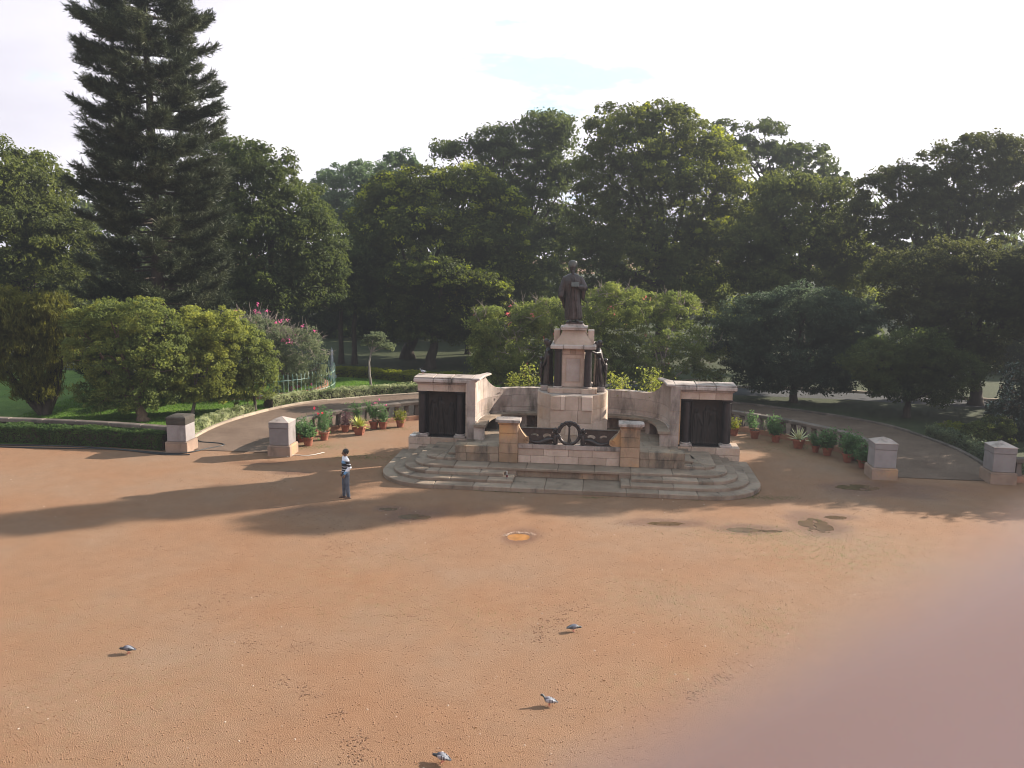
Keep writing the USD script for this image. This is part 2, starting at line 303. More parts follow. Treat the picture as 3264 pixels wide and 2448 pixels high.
# ------------------------------------------------------------------ the memorial's own frame (u right, v back, z up)
MX, MY, MYAW = 2.1413, 30.7254, -0.1029
def mloc(u, v, z=0.0):
    c, s = math.cos(MYAW), math.sin(MYAW); return np.array([MX + u * c - v * s, MY + u * s + v * c, z])
def mline(pts):
    return np.array([mloc(u, v)[:2] for u, v in pts])
def spline(pts, n, d=None):
    p = np.asarray(pts, float); s = np.r_[0, np.cumsum(np.linalg.norm(np.diff(p, axis=0), axis=1))]
    f = CubicSpline(s, p); t = np.linspace(0, s[-1], n); return f(t)

# ------------------------------------------------------------------ ground
PUDDLES = [  # photo centre, half width / depth in metres, seed
    (1120, 1159, .36, .34, 1), (893, 1114, .62, .30, 2), (838, 1098, .36, .17, 3), (1440, 1129, .72, .21, 4),
    (1612, 1143, .62, .26, 5), (1762, 1133, .52, .62, 6), (1856, 1052, .85, .42, 7), (1806, 1117, .40, .20, 8), (1668, 1146, .34, .10, 9)]
def puddle_outline(cx, cy, a, b, seed, grow=1.0, n=150):
    t = np.arange(n) * 2 * pi / n
    w = 1 + .62 * (meshkit.fbm(np.stack([np.cos(t) * 2.4, np.sin(t) * 2.4, np.full(n, seed * 7.3)], 1), 6, seed) - .5) * 2
    return np.stack([cx + a * grow * w * np.cos(t), cy + b * grow * w * np.sin(t)], 1)
pud = [(on_ground(px, py)[0], on_ground(px, py)[1], a, b, s) for px, py, a, b, s in PUDDLES]

gx = np.r_[np.linspace(-400, -34, 14), np.linspace(-32, 32, 257), np.linspace(34, 400, 14)]
gy = np.r_[np.linspace(-30, 8, 8), np.linspace(9, 36, 163), np.linspace(37, 60, 40), np.linspace(63, 520, 24)]
X, Y = np.meshgrid(gx, gy); P = np.stack([X, Y, np.zeros_like(X)], -1).reshape(-1, 3)
near = np.clip(1 - np.abs(P[:, 0]) / 34, 0, 1) * (P[:, 1] < 36) * (P[:, 1] > 8)
P[:, 2] = near * .05 * (meshkit.fbm(P * [.35, .35, 1], 4, 3) - .55)
wet = np.zeros(len(P)); dip = np.zeros(len(P))
for x, y, a, b, s in pud:
    d = np.hypot((P[:, 0] - x) / (a * 2.6), (P[:, 1] - y) / (b * 3.0)); wet = np.maximum(wet, np.clip(1.25 - d, 0, 1)); dip = np.maximum(dip, np.clip(1.4 - np.hypot((P[:, 0] - x) / (a * 1.3), (P[:, 1] - y) / (b * 1.3)), 0, 1))
for px, py, a, b, k in [(700, 1100, 4.5, 1.2, .55), (960, 1100, 3.0, 1.0, .5), (1500, 1120, 4.0, .9, .45), (1950, 1060, 4.2, 1.6, .8), (560, 1000, 1.8, .5, .7), (620, 1022, 1.6, .4, .8), (1120, 1160, 1.2, .8, .35)]:
    q = on_ground(px, py); d = np.hypot((P[:, 0] - q[0]) / a, (P[:, 1] - q[1]) / b); wet = np.maximum(wet, k * np.clip(1.3 - d, 0, 1))
green = np.zeros(len(P))
for px, py, a, b, k in [(1800, 1190, 3.0, 2.2, .8), (1640, 1150, 2.4, 1.0, .7), (700, 1240, 2.2, 1.6, .35), (820, 1300, 2.0, 1.5, .35), (1420, 1290, 2.0, 1.6, .5), (1650, 1350, 2.0, 1.5, .5), (230, 1500, 3, 2.5, .35), (120, 1330, 3, 2, .3), (780, 990, 2.6, 1.2, .8), (1000, 1330, 3, 1.2, .25), (700, 960, 2, 1.5, .6), (1720, 965, 2.8, 2.2, .8), (1480, 1480, 2, 1, .5)]:
    q = on_ground(px, py); d = np.hypot((P[:, 0] - q[0]) / a, (P[:, 1] - q[1]) / b); green = np.maximum(green, k * np.clip(1.3 - d, 0, 1))
P[:, 2] -= .035 * np.clip(dip, 0, 1)
nx, ny = len(gx), len(gy); i, j = np.meshgrid(np.arange(ny - 1), np.arange(nx - 1), indexing='ij'); a0 = (i * nx + j).ravel()
F = np.vstack([np.stack([a0, a0 + 1, a0 + nx + 1], 1), np.stack([a0, a0 + nx + 1, a0 + nx], 1)])
look('earth', {
    'g': ('geometry', {}), 'wet': ('attribute', {'attribute': 'wet'}), 'green': ('attribute', {'attribute': 'green'}),
    'n1': ('noise_texture', {'scale': .22, 'detail': 6.0, 'roughness': .6}), 'n2': ('noise_texture', {'scale': 1.7, 'detail': 8.0, 'roughness': .68}),
    'n3': ('noise_texture', {'scale': 48.0, 'detail': 5.0, 'roughness': .75}), 'v': ('voronoi_texture', {'scale': 60.0}), 'v2': ('voronoi_texture', {'scale': 17.0, 'randomness': 1.0}),
    'n4': ('noise_texture', {'scale': .8, 'detail': 4.0}), 'n5': ('noise_texture', {'scale': 4.5, 'detail': 6.0, 'roughness': .7}),
    'r1': ('rgb_ramp', {'ramp': [(.32, (0.197, 0.0988, 0.0518)), (.5, (0.194, 0.112, 0.0671)), (.68, (0.188, 0.127, 0.0878))]}),
    'r2': ('rgb_ramp', {'ramp': [(.3, (0.146, 0.0756, 0.0419)), (.5, (0.204, 0.109, 0.061)), (.72, (0.252, 0.144, 0.087))]}),
    'm1': ('mix_color', {'blend_type': 'mix', 'fac': .27}),
    'r3': ('rgb_ramp', {'ramp': [(.34, (.35, .33, .31)), (.5, (.5, .5, .5)), (.66, (.66, .66, .66))]}),
    'm2': ('mix_color', {'blend_type': 'overlay', 'fac': .85}),
    'sp': ('map_range', {'range_type': 'smoothstep', 'from_min': .06, 'from_max': .20, 'to_min': 1.0, 'to_max': 0.0, 'clamp': True}),
    'spn': ('math', {'math_type': 'greater_than', 'value2': .49}), 'spm': ('math', {'math_type': 'multiply'}), 'spm2': ('math', {'math_type': 'multiply', 'value2': .55}),
    'm3': ('mix_color', {'blend_type': 'mix', 'b': (.10, .052, .03)}),
    'gk': ('map_range', {'range_type': 'smoothstep', 'from_min': .46, 'from_max': .66, 'to_min': 0.0, 'to_max': .75, 'clamp': True}), 'gm': ('math', {'math_type': 'multiply'}),
    'm4': ('mix_color', {'blend_type': 'mix', 'b': (.165, .135, .068)}),
    'wk': ('math', {'math_type': 'multiply_add', 'value2': 1.0}), 'wn': ('math', {'math_type': 'multiply_add', 'value2': .9, 'value3': -.45}),
    'wm': ('map_range', {'range_type': 'smoothstep', 'from_min': .28, 'from_max': .85, 'to_min': 0.0, 'to_max': 1.0, 'clamp': True}),
    'wc': ('mix_color', {'blend_type': 'multiply', 'b': (.66, .60, .60)}),
    'rough': ('map_range', {'from_min': 0.0, 'from_max': 1.0, 'to_min': .92, 'to_max': .50, 'clamp': True}),
    'hs': ('math', {'math_type': 'multiply_add', 'value2': .55}), 'vh': ('math', {'math_type': 'multiply', 'value2': .5}),
    'b': ('bump', {'strength': .8, 'distance': .025}),
    'p': ('principled_bsdf', {'specular_ior_level': .25})},
    [('g.position', x + '.vector') for x in ('n1', 'n2', 'n3', 'n4', 'n5', 'v', 'v2')] +
    [('n1.fac', 'r1.fac'), ('n2.fac', 'r2.fac'), ('r1.color', 'm1.a'), ('r2.color', 'm1.b'), ('m1.result', 'm2.a'), ('n3.fac', 'r3.fac'), ('r3.color', 'm2.b'),
     ('v2.distance', 'sp.value'), ('n5.fac', 'spn.value1'), ('sp.result', 'spm.value1'), ('spn.value', 'spm.value2'), ('spm.value', 'spm2.value1'), ('m2.result', 'm3.a'), ('spm2.value', 'm3.fac'),
     ('n5.fac', 'gk.value'), ('gk.result', 'gm.value1'), ('green.fac', 'gm.value2'), ('m3.result', 'm4.a'), ('gm.value', 'm4.fac'),
     ('n4.fac', 'wn.value1'), ('wet.fac', 'wk.value1'), ('wn.value', 'wk.value3'), ('wk.value', 'wm.value'), ('m4.result', 'wc.a'), ('wm.result', 'wc.fac'), ('wc.result', 'p.base_color'),
     ('wm.result', 'rough.value'), ('rough.result', 'p.roughness'),
     ('v.distance', 'vh.value1'), ('n3.fac', 'hs.value1'), ('vh.value', 'hs.value3'), ('hs.value', 'b.height'), ('b.normal', 'p.normal')])
gp = solo('ground', (P, F), 'earth', kind='structure', smooth=True)
pv = UsdGeom.PrimvarsAPI(stage.GetPrimAtPath(gp))
pv.CreatePrimvar('wet', Sdf.ValueTypeNames.FloatArray, 'vertex').Set(Vt.FloatArray.FromNumpy(wet.astype(np.float32)))
pv.CreatePrimvar('green', Sdf.ValueTypeNames.FloatArray, 'vertex').Set(Vt.FloatArray.FromNumpy(green.astype(np.float32)))

def sheet(poly, z, step=None):
    """A flat sheet over a plan polygon."""
    out = []
    for g in getattr(poly, 'geoms', [poly]):
        v, f = trimesh.creation.triangulate_polygon(g, engine='earcut'); out.append(trimesh.Trimesh(np.c_[v, np.full(len(v), z)], f, process=False))
    m = cat3(out); bad = m.face_normals[:, 2] < 0; m.faces[bad] = m.faces[bad][:, ::-1]; return m
def water(name, col, rough, scale=30.0):
    look(name, {'g': ('geometry', {}), 'n': ('noise_texture', {'scale': scale, 'detail': 2.0}), 'n2': ('noise_texture', {'scale': 3.0, 'detail': 4.0}),
                'r': ('rgb_ramp', {'ramp': [(.35, tuple(c * .8 for c in col)), (.65, tuple(c * 1.15 for c in col))]}), 'b': ('bump', {'strength': .02, 'distance': .004}),
                'p': ('principled_bsdf', {'roughness': rough, 'specular_ior_level': .5})},
         [('g.position', 'n.vector'), ('g.position', 'n2.vector'), ('n2.fac', 'r.fac'), ('r.color', 'p.base_color'), ('n.fac', 'b.height'), ('b.normal', 'p.normal')])
water('muddy_water', (.31, .145, .05), .08); water('dark_puddle_water', (.085, .052, .028), .14)
from scipy.interpolate import RegularGridInterpolator
_gi = RegularGridInterpolator((gy, gx), P[:, 2].reshape(len(gy), len(gx)), bounds_error=False, fill_value=0.0)
grz = lambda q: _gi(np.c_[np.asarray(q)[:, 1], np.asarray(q)[:, 0]])
gz = lambda x, y: float(_gi([[y, x]])[0]); gz_old = lambda x, y: float(P[np.argmin((P[:, 0] - x) ** 2 + (P[:, 1] - y) ** 2), 2])
for k, (x, y, a, b, s) in enumerate(pud):
    ring = puddle_outline(x, y, a, b, s)
    pg_ = [Polygon(ring).buffer(0)]
    if k:
        rs = np.random.default_rng(s + 40)
        for _ in range(6):
            an = rs.uniform(0, 2 * pi); pg_.append(Polygon(puddle_outline(x + a * 1.25 * math.cos(an), y + b * 1.3 * math.sin(an), a * rs.uniform(.08, .3), b * rs.uniform(.08, .28), s * 9 + _)).buffer(0))
        for _ in range(4): pg_[0] = pg_[0].difference(Polygon(puddle_outline(x + a * rs.uniform(-.7, .7), y + b * rs.uniform(-.7, .7), a * rs.uniform(.06, .2), b * rs.uniform(.06, .22), s * 11 + _)).buffer(0))
    solo('puddle', sheet(unary_union(pg_), gz(x, y) + .012), 'muddy_water' if k == 0 else 'dark_puddle_water', kind='structure')

# lawns, path round the memorial, far road
OUT = [(16.35, 1.9), (16.6, 4.0), (16.65, 6.6), (16.0, 9.6), (14.9, 12.1), (12.5, 14.3), (9.4, 16.3), (5.0, 17.8), (0, 18.4)]
OUT = OUT[:-1] + [(0, 18.4)] + [(-u, v) for u, v in OUT[-2::-1]]
INN = [(11.95, 1.9), (12.05, 4.0), (11.4, 5.9), (9.75, 7.9), (7.8, 9.5), (5.0, 10.8), (2.4, 11.4)]
INN = INN + [(0, 11.55)] + [(-u, v) for u, v in INN[::-1]]
out_c = mline(spline(OUT, 121)); inn_c = mline(spline(INN, 121))
def ground_look(name, c, bump=.5, scale=12.0, rough=.9, spots=None):
    look(name, {'g': ('geometry', {}), 'n': ('noise_texture', {'scale': .5, 'detail': 7.0, 'roughness': .65}), 'n3': ('noise_texture', {'scale': scale, 'detail': 6.0, 'roughness': .75}),
                'r': ('rgb_ramp', {'ramp': [(.3, c[0]), (.52, c[1]), (.75, c[2])]}), 'r3': ('rgb_ramp', {'ramp': [(.3, (.3, .3, .3)), (.7, (.72, .72, .72))]}),
                'o': ('mix_color', {'blend_type': 'overlay', 'fac': .8}), 'b': ('bump', {'strength': bump, 'distance': .03}), 'p': ('principled_bsdf', {'roughness': rough, 'specular_ior_level': .2})},
         [('g.position', 'n.vector'), ('g.position', 'n3.vector'), ('n.fac', 'r.fac'), ('n3.fac', 'r3.fac'), ('r.color', 'o.a'), ('r3.color', 'o.b'), ('o.result', 'p.base_color'), ('n3.fac', 'b.height'), ('b.normal', 'p.normal')])
ground_look('path_look', [(.085, .055, .040), (.115, .078, .058), (.15, .105, .08)], scale=30.0)
ground_look('road_look', [(.035, .035, .038), (.048, .048, .052), (.065, .065, .07)], scale=30.0)
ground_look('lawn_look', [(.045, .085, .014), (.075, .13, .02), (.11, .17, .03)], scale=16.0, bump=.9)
ground_look('shaded_lawn_look', [(.026, .031, .014), (.033, .041, .016), (.05, .048, .025)], scale=10.0, bump=.9)  # lawn colour darkened to stand in for shade under the trees
path_poly = Polygon(np.vstack([out_c, inn_c[::-1]])).buffer(0)
solo('path', sheet(path_poly, .022), 'path_look', kind='structure')
outer = Polygon(out_c).buffer(.25)
lp = Polygon([(-60, 35.2), (-14.6, 34.7), (0, 36), (0, 53.5), (-24, 55), (-60, 56)]).difference(outer)
solo('lawn', sheet(lp, .03), 'lawn_look', kind='structure')
rp = Polygon([(0, 53.7), (0, 36), (18.6, 31.8), (60, 30), (60, 44.0), (25.5, 46.0), (18.6, 48.1), (13.4, 48.9)]).difference(outer)
far = Polygon([(-120, 56), (-24, 55.2), (0, 53.7), (14.2, 51.6), (19.5, 50.7), (26.5, 48.5), (60, 46), (160, 46), (160, 260), (-120, 260)])
solo('lawn', sheet(rp, .03), 'shaded_lawn_look', kind='structure')
solo('lawn', sheet(far, .034), 'shaded_lawn_look', kind='structure')
solo('road', sheet(Polygon([(0, 53.65), (13.4, 48.95), (18.6, 48.15), (25.5, 46.05), (60, 44.05), (60, 45.9), (26.5, 48.45), (19.5, 50.6), (14.2, 51.55), (3, 53.6)]), .026), 'road_look', kind='structure')
# kerb stones along the outer edge of the path and the road
def kerb(name, line, w, h, step, mat, label, cat, z0=0.0):
    k = thing(name, label, cat); s = np.r_[0, np.cumsum(np.linalg.norm(np.diff(line, axis=0), axis=1))]; rg = np.random.default_rng(5)
    cuts = np.arange(0, s[-1], step)
    for a in cuts:
        t = np.linspace(a + .006, min(a + step, s[-1]) - .006, 3); c = np.stack([np.interp(t, s, line[:, 0]), np.interp(t, s, line[:, 1])], 1)
        q = LineString(c).buffer(w / 2, cap_style=2)
        for m in prism(q, z0, h + rg.uniform(-.012, .012), .015): part(k, 'kerb_stone', m, mat)
    return k
vis = [n for n in range(121) if not (out_c[n, 1] > 47.6 and -4 < out_c[n, 0] < 12)]
half = len([n for n in vis if n < 60])
kerb('path_kerb', out_c[:half], .17, .12, .95, 'mossy_shaded_stone', 'kerb of grey stones curving along the shaded right hand path', 'kerb')
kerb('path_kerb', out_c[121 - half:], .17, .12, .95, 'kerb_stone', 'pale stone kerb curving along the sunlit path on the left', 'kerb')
kerb('road_kerb', spline([(3.5, 53.9), (14.2, 51.75), (19.5, 50.8), (26.5, 48.65), (36, 47.4)], 40), .2, .15, 1.6, 'kerb_stone', 'kerb along the far side of the dark road under the trees', 'kerb')

# ------------------------------------------------------------------ the memorial
MON = thing('stone_memorial', 'pale stone memorial of curved steps, wings, seat and tall pedestal in the courtyard', 'memorial', (MX, MY, 0), MYAW)
rgm = np.random.default_rng(11)
def arc_plan(front, side, cx, cy, back):
    a = np.linspace(0, pi / 2, 15); rx, ry = side - cx, cy - front
    right = np.stack([cx + rx * np.cos(a), cy - ry * np.sin(a)], 1)
    r = np.vstack([[[side, back]], right]); l = r[::-1] * [-1, 1]; return Polygon(np.vstack([r, l]))
STEPS = [(-2.13, 7.0, 4.9, 0.0, 2.85, 0.0, .16), (-1.655, 6.6, 4.9, .05, 2.485, .16, .276), (-1.2, 6.2, 4.9, .1, 2.485, .276, .402), (-.75, 5.83, 4.9, .2, 2.485, .402, .503), (.04, 5.45, 4.93, .5, 2.485, .503, .61)]
for k, (fr, sd, cx, cy, bk, z0, z1) in enumerate(STEPS):
    full = arc_plan(fr, sd, cx, cy, bk)
    ring = full.difference(arc_plan(fr + .95, sd - .95, cx - .45, cy + .45, bk + 1)) if k < 4 else full.difference(sbox(-3.9, -5, 3.9, 9))
    if k == 0: ring = unary_union([ring, sbox(-2.6, -1.5, 2.6, -.66)])
    if k == 1: ring = ring.difference(sbox(-1.92, -5, 1.92, -.5))
    if k == 2: ring = ring.difference(sbox(-2.3, -5, 2.3, -.3))
    cuts = []
    us = np.arange(-4.6 + .35 * (k % 2), 4.7, 1.32) + rgm.uniform(-.12, .12, len(np.arange(-4.6 + .35 * (k % 2), 4.7, 1.32)))
    cuts += [LineString([(u, -5), (u, 2.3 - .0 * k)]) for u in us if abs(u) < 4.75]
    for s in (-1, 1):
        cuts += [LineString([(s * (cx - .6 * math.cos(a)), cy + .6 * math.sin(a)), (s * (cx + 4 * math.cos(a)), cy - 4 * math.sin(a))]) for a in ((.35, 1.05) if k % 2 else (.1, .75, 1.35))]
        cuts += [LineString([(s * 4.6, v), (s * 8, v)]) for v in ((.9, 1.8) if k % 2 else (1.25, 2.1))]
    cut = unary_union([c.buffer(.004) for c in cuts])
    for g in getattr(ring.difference(cut), 'geoms', []):
        if g.area > .01:
            for m in prism(g.simplify(.0005), z0 + (.0 if k == 0 else .002), z1 + rgm.uniform(-.003, .003), .026): part(MON, 'step_stone', m, 'step_stone')
# recessed panel stones in the middle of the steps
for a, b in ((-1.86, -.62), (-.615, .55), (.555, 1.35), (1.355, 1.86)):
    part(MON, 'panel_stone', cbox(a, b, -.68 + rgm.uniform(0, .004), -.5, .161, .40, .006), 'block_stone')
for s in (-1, 1):
    part(MON, 'panel_stone', cbox(s * 1.865, s * 2.32, -.735, -.45, .161, .40, .006), 'step_stone')
    part(MON, 'step_stone', cbox(s * 3.6, s * 4.62, .45, 2.48, .612, .70, .012), 'step_stone')
    part(MON, 'step_stone', cbox(s * 3.6, s * 4.2, .58, 2.62, .702, .78, .012), 'step_stone')
# platform paving
for a in np.arange(-3.8, 3.79, .95):
    for n, (v0, v1) in enumerate(((.575, 1.15), (1.155, 1.9), (1.905, 2.8), (2.805, 3.9), (3.905, 5.1))):
        o = .3 * (n % 2); a0, a1 = max(-3.8, a + o + .004), min(3.8, a + o + .946)
        if a1 - a0 > .05: part(MON, 'paving_slab', cbox(a0, a1, v0 + .003, v1 - .003, .70, .86 + rgm.uniform(-.002, .003), .006), 'step_stone')
        if n % 2 and a < -3.7: part(MON, 'paving_slab', cbox(-3.8, -3.504, v0 + .003, v1 - .003, .70, .86, .006), 'step_stone')
# low parapet walls, small piers, middle wall under the bronze screen
def courses(u0, u1, v0, v1, zs, ln, mat, name='wall_stone', jt=.0035, off=.5):
    for n in range(len(zs) - 1):
        us = np.r_[u0, np.arange(u0 + ln * (1 if n % 2 else off), u1 - .2, ln), u1]
        us[1:-1] += rgm.uniform(-.08, .08, len(us) - 2)
        for a, b in zip(us[:-1], us[1:]):
            part(MON, name, cbox(a + jt, b - jt, v0 + rgm.uniform(-.003, .003), v1, zs[n] + jt, zs[n + 1] - jt, .006), mat)
courses(-1.9, 1.9, .06, .34, (.503, .79, 1.06), .92, 'pale_stone')
courses(-1.9, 1.9, .035, .40, (1.06, 1.228), 1.15, 'wall_stone')
for s in (-1, 1):
    lo, hi = sorted((s * 2.62, s * 4.27))
    courses(lo, hi, .0, .566, (.503, .82), .83, 'block_stone'); courses(lo, hi, -.012, .566, (.82, 1.098), .75, 'block_stone')
    for n, (z0, z1) in enumerate(((.503, .86), (.86, 1.24), (1.24, 1.62), (1.62, 1.97))):
        part(MON, 'pier_stone', cbox(s * 1.905, s * 2.615, -.02 + rgm.uniform(-.002, .002), .50, z0 + .003, z1 - .003, .012), 'ochre_stone')
    part(MON, 'pier_neck', cbox(s * 1.87, s * 2.655, -.06, .53, 1.97, 2.04, .012), 'ochre_stone')
    cap = Polygon([(s * 1.82, -.11), (s * 2.60, -.11), (s * 2.76, .02), (s * 2.76, .46), (s * 2.6, .58), (s * 1.82, .58)])
    part(MON, 'pier_cap', cat3(prism(cap if cap.exterior.is_ccw else cap.reverse(), 2.04, 2.145, .02)), 'cap_stone')
    # scroll bracket between pier and screen
    t = np.linspace(0, 1, 24); prof = np.stack([1.90 - .06 * (1 - np.cos(t * pi)) * .2 - .33 * (t ** 1.9), 2.0 - .60 * t], 1)
    ang = np.linspace(.35 * pi, -.5 * pi, 14); vol = np.stack([1.62 - .135 * np.cos(ang), 1.365 + .137 * np.sin(ang)], 1)
    out = np.vstack([[[1.904, 2.0]], prof[1:-1], vol, [[1.904, 1.229]]])
    pg = Polygon(out).buffer(0); e = trimesh.creation.extrude_polygon(max(getattr(pg, 'geoms', [pg]), key=lambda q: q.area), .24, engine='earcut')
    e.vertices = np.stack([e.vertices[:, 0], -e.vertices[:, 2] + .34, e.vertices[:, 1]], 1)
    e = mirror(e, s)
    br = part(MON, 'scroll_bracket', e, 'ochre_stone')
    th = np.linspace(0, 4.2 * pi, 60); rr = .10 * (1 - th / (4.6 * pi))
    part(br, 'scroll_rib', mirror(tube(np.stack([1.62 - rr * np.cos(th), np.full(60, .096), 1.365 + rr * np.sin(th)], 1), .014, 6), s), 'ochre_stone')
# bronze screen: pierced panels left and right, round wreath with a slender column in the middle
def flat(poly, v0, v1):
    out = []
    for g in getattr(poly, 'geoms', [poly]):
        e = trimesh.creation.extrude_polygon(g, v1 - v0, engine='earcut'); e.vertices = np.stack([e.vertices[:, 0], v1 - e.vertices[:, 2], e.vertices[:, 1]], 1); out.append(e)
    return cat3(out)
scr = thing('bronze_screen', 'dark bronze pierced screen with round wreath on the front parapet', 'screen', (MX, MY, 0), MYAW)
ell = lambda x, z, a, b, r=0: Polygon([(x + a * math.cos(t) * math.cos(r) - b * math.sin(t) * math.sin(r), z + a * math.cos(t) * math.sin(r) + b * math.sin(t) * math.cos(r)) for t in np.linspace(0, 2 * pi, 28)[:-1]])
for s in (-1, 1):
    slab = Polygon([(s * .42, 1.232), (s * 1.52, 1.232), (s * 1.50, 1.45), (s * 1.62, 1.60), (s * 1.80, 1.78), (s * 1.80, 1.80), (s * .42, 1.80)]).buffer(0)
    holes = unary_union([ell(s * .83, 1.55, .15, .085, s * -.1).difference(ell(s * .78, 1.46, .12, .07)), ell(s * 1.27, 1.565, .14, .06, s * .12).difference(ell(s * 1.31, 1.50, .12, .06)), ell(s * .60, 1.69, .05, .035), ell(s * .60, 1.30, .03, .03)])
    pn = part(scr, 'pierced_panel', flat(slab.difference(holes).difference(Point(0, 1.645).buffer(.40)), .15, .20), 'bronze')
    part(scr, 'top_rail', cbox(s * .47, s * 1.79, .12, .23, 1.80, 1.838, .01), 'bronze')
    sw = [(s * (.50 + .95 * t), .14, 1.38 + .06 * math.sin(t * 2 * pi + .4) - .06 * t) for t in np.linspace(0, 1, 16)]
    part(pn, 'dolphin_relief', tube(sw, .075 * np.sin(np.linspace(.25, pi - .12, 16)) + .012, 10), 'bronze', smooth=True)
    part(pn, 'dolphin_tail', cat3([tube([(s * 1.40, .14, 1.32), (s * 1.47, .13, 1.37 + d), (s * 1.50, .13, 1.43 + 2 * d)], [.03, .022, .008], 8) for d in (-.03, .05)]), 'bronze', smooth=True)
    part(scr, 'corner_knob', cat3([at_pose(trimesh.creation.icosphere(2, .075), (s * .52, .15, 1.80)), at_pose(trimesh.creation.icosphere(2, .055), (s * .57, .15, 1.72)), tube([(s * .50, .15, 1.24), (s * .54, .14, 1.42), (s * .49, .15, 1.60)], [.09, .07, .08], 9)]), 'bronze', smooth=True)
th = np.linspace(0, 2 * pi, 49); wr = np.stack([.385 * np.cos(th), np.full(49, .165), 1.645 + .40 * np.sin(th)], 1)
part(scr, 'wreath_ring', tube(wr, .062, 9), 'bronze', smooth=True)
part(scr, 'wreath_leaves', cat3([at_pose(trimesh.creation.icosphere(1, .036 + .01 * (k % 3)), (.445 * math.cos(a), .13, 1.645 + .455 * math.sin(a))) for k, a in enumerate(np.linspace(-.3, pi + .3, 30))]), 'bronze', smooth=True)
part(scr, 'slender_column', cat3([tube([(.0, .165, 1.25), (.0, .165, 1.6), (0, .165, 1.97)], [.05, .036, .034], 12), tube([(-.05, .16, 1.25), (-.028, .16, 1.5), (-.02, .16, 1.8)], [.02, .016, .01], 8), tube([(.10, .17, 1.25), (.045, .17, 1.45), (.02, .17, 1.7)], [.022, .016, .01], 8), at_pose(lathe([(.03, 0), (.055, .02), (.09, .06), (.085, .09), (.10, .10), (.10, .12)], 16), (0, .165, 1.90))]), 'bronze', smooth=30)
# curved back wall with its swooping ends, and the bench along it
WALL = [(3.88, 1.98), (3.875, 2.5), (3.85, 3.3), (3.62, 4.15), (2.94, 4.88), (2.15, 5.17), (1.1, 5.24), (0, 5.26)]
WALL = WALL + [(-u, v) for u, v in WALL[-2::-1]]
wl = spline(WALL, 241); ws = np.r_[0, np.cumsum(np.linalg.norm(np.diff(wl, axis=0), axis=1))]; WT = ws[-1]
tg = np.gradient(wl, axis=0); tg /= np.linalg.norm(tg, axis=1)[:, None]; wn = np.stack([tg[:, 1], -tg[:, 0]], 1)   # away from the court
S1 = float(np.interp(2.94, np.linspace(3.88, 2.94, 2)[::-1], [0, 0])) if False else float(ws[np.argmin(np.hypot(wl[:, 0] - 2.94, wl[:, 1] - 4.88))])
S0 = float(ws[np.argmin(np.hypot(wl[:, 0] - 3.70, wl[:, 1] - 3.95))])
def ztop(s):
    s = min(s, WT - s); t = min(max((s - S0) / (S1 - S0), 0), 1); return 2.485 + .70 * (1 - t) ** 2.1
def wall_block(s0, s1, z0, z1, inner=0.0, thick=.36):
    n = max(3, int((s1 - s0) / .12)); ss = np.linspace(s0, s1, n); V = []
    for s in ss:
        c = np.array([np.interp(s, ws, wl[:, 0]), np.interp(s, ws, wl[:, 1])]); d = np.array([np.interp(s, ws, wn[:, 0]), np.interp(s, ws, wn[:, 1])]); d /= np.linalg.norm(d)
        zt = z1(s) if callable(z1) else z1; a, b = c + d * inner, c + d * thick
        V += [[*a, z0], [*b, z0], [*b, zt], [*a, zt]]
    F = []
    for i in range(n - 1):
        for j in range(4):
            p, q = i * 4 + j, i * 4 + (j + 1) % 4; F += [[p, q, q + 4], [p, q + 4, p + 4]]
    F += [[0, 2, 1], [0, 3, 2]]; e = (n - 1) * 4; F += [[e, e + 1, e + 2], [e, e + 2, e + 3]]
    m = trimesh.Trimesh(V, F, process=False)
    if m.volume < 0: m.faces = m.faces[:, ::-1]
    return m
for n, (z0, z1) in enumerate(((.45, 1.24), (1.24, 1.68), (1.68, 2.18), (2.18, None))):
    c = np.r_[.44, np.arange(1.0 if n % 2 else 1.5, WT - .7, 1.06), WT - .44]
    for a, b in zip(c[:-1], c[1:]):
        part(MON, 'wall_stone', wall_block(a + .004, b - .004, z0 + .004, ztop if z1 is None else z1 - .004, rgm.uniform(-.004, .004)), 'wall_stone')
c = np.linspace(.0, WT, 13)
for a, b in zip(c[:-1], c[1:]):
    part(MON, 'bench_slab', wall_block(a + .004, b - .004, 1.37, 1.465, -.48, -.003), 'step_stone')
part(MON, 'bench_back_rib', wall_block(.45, WT - .45, 1.466, 1.52, -.06, -.004), 'wall_stone')
for a in (.22, 2.55, 4.0, WT - 4.0, WT - 2.55, WT - .22):
    part(MON, 'bench_support', wall_block(a - .16, a + .16, .861, 1.368, -.40, -.004), 'wall_stone')
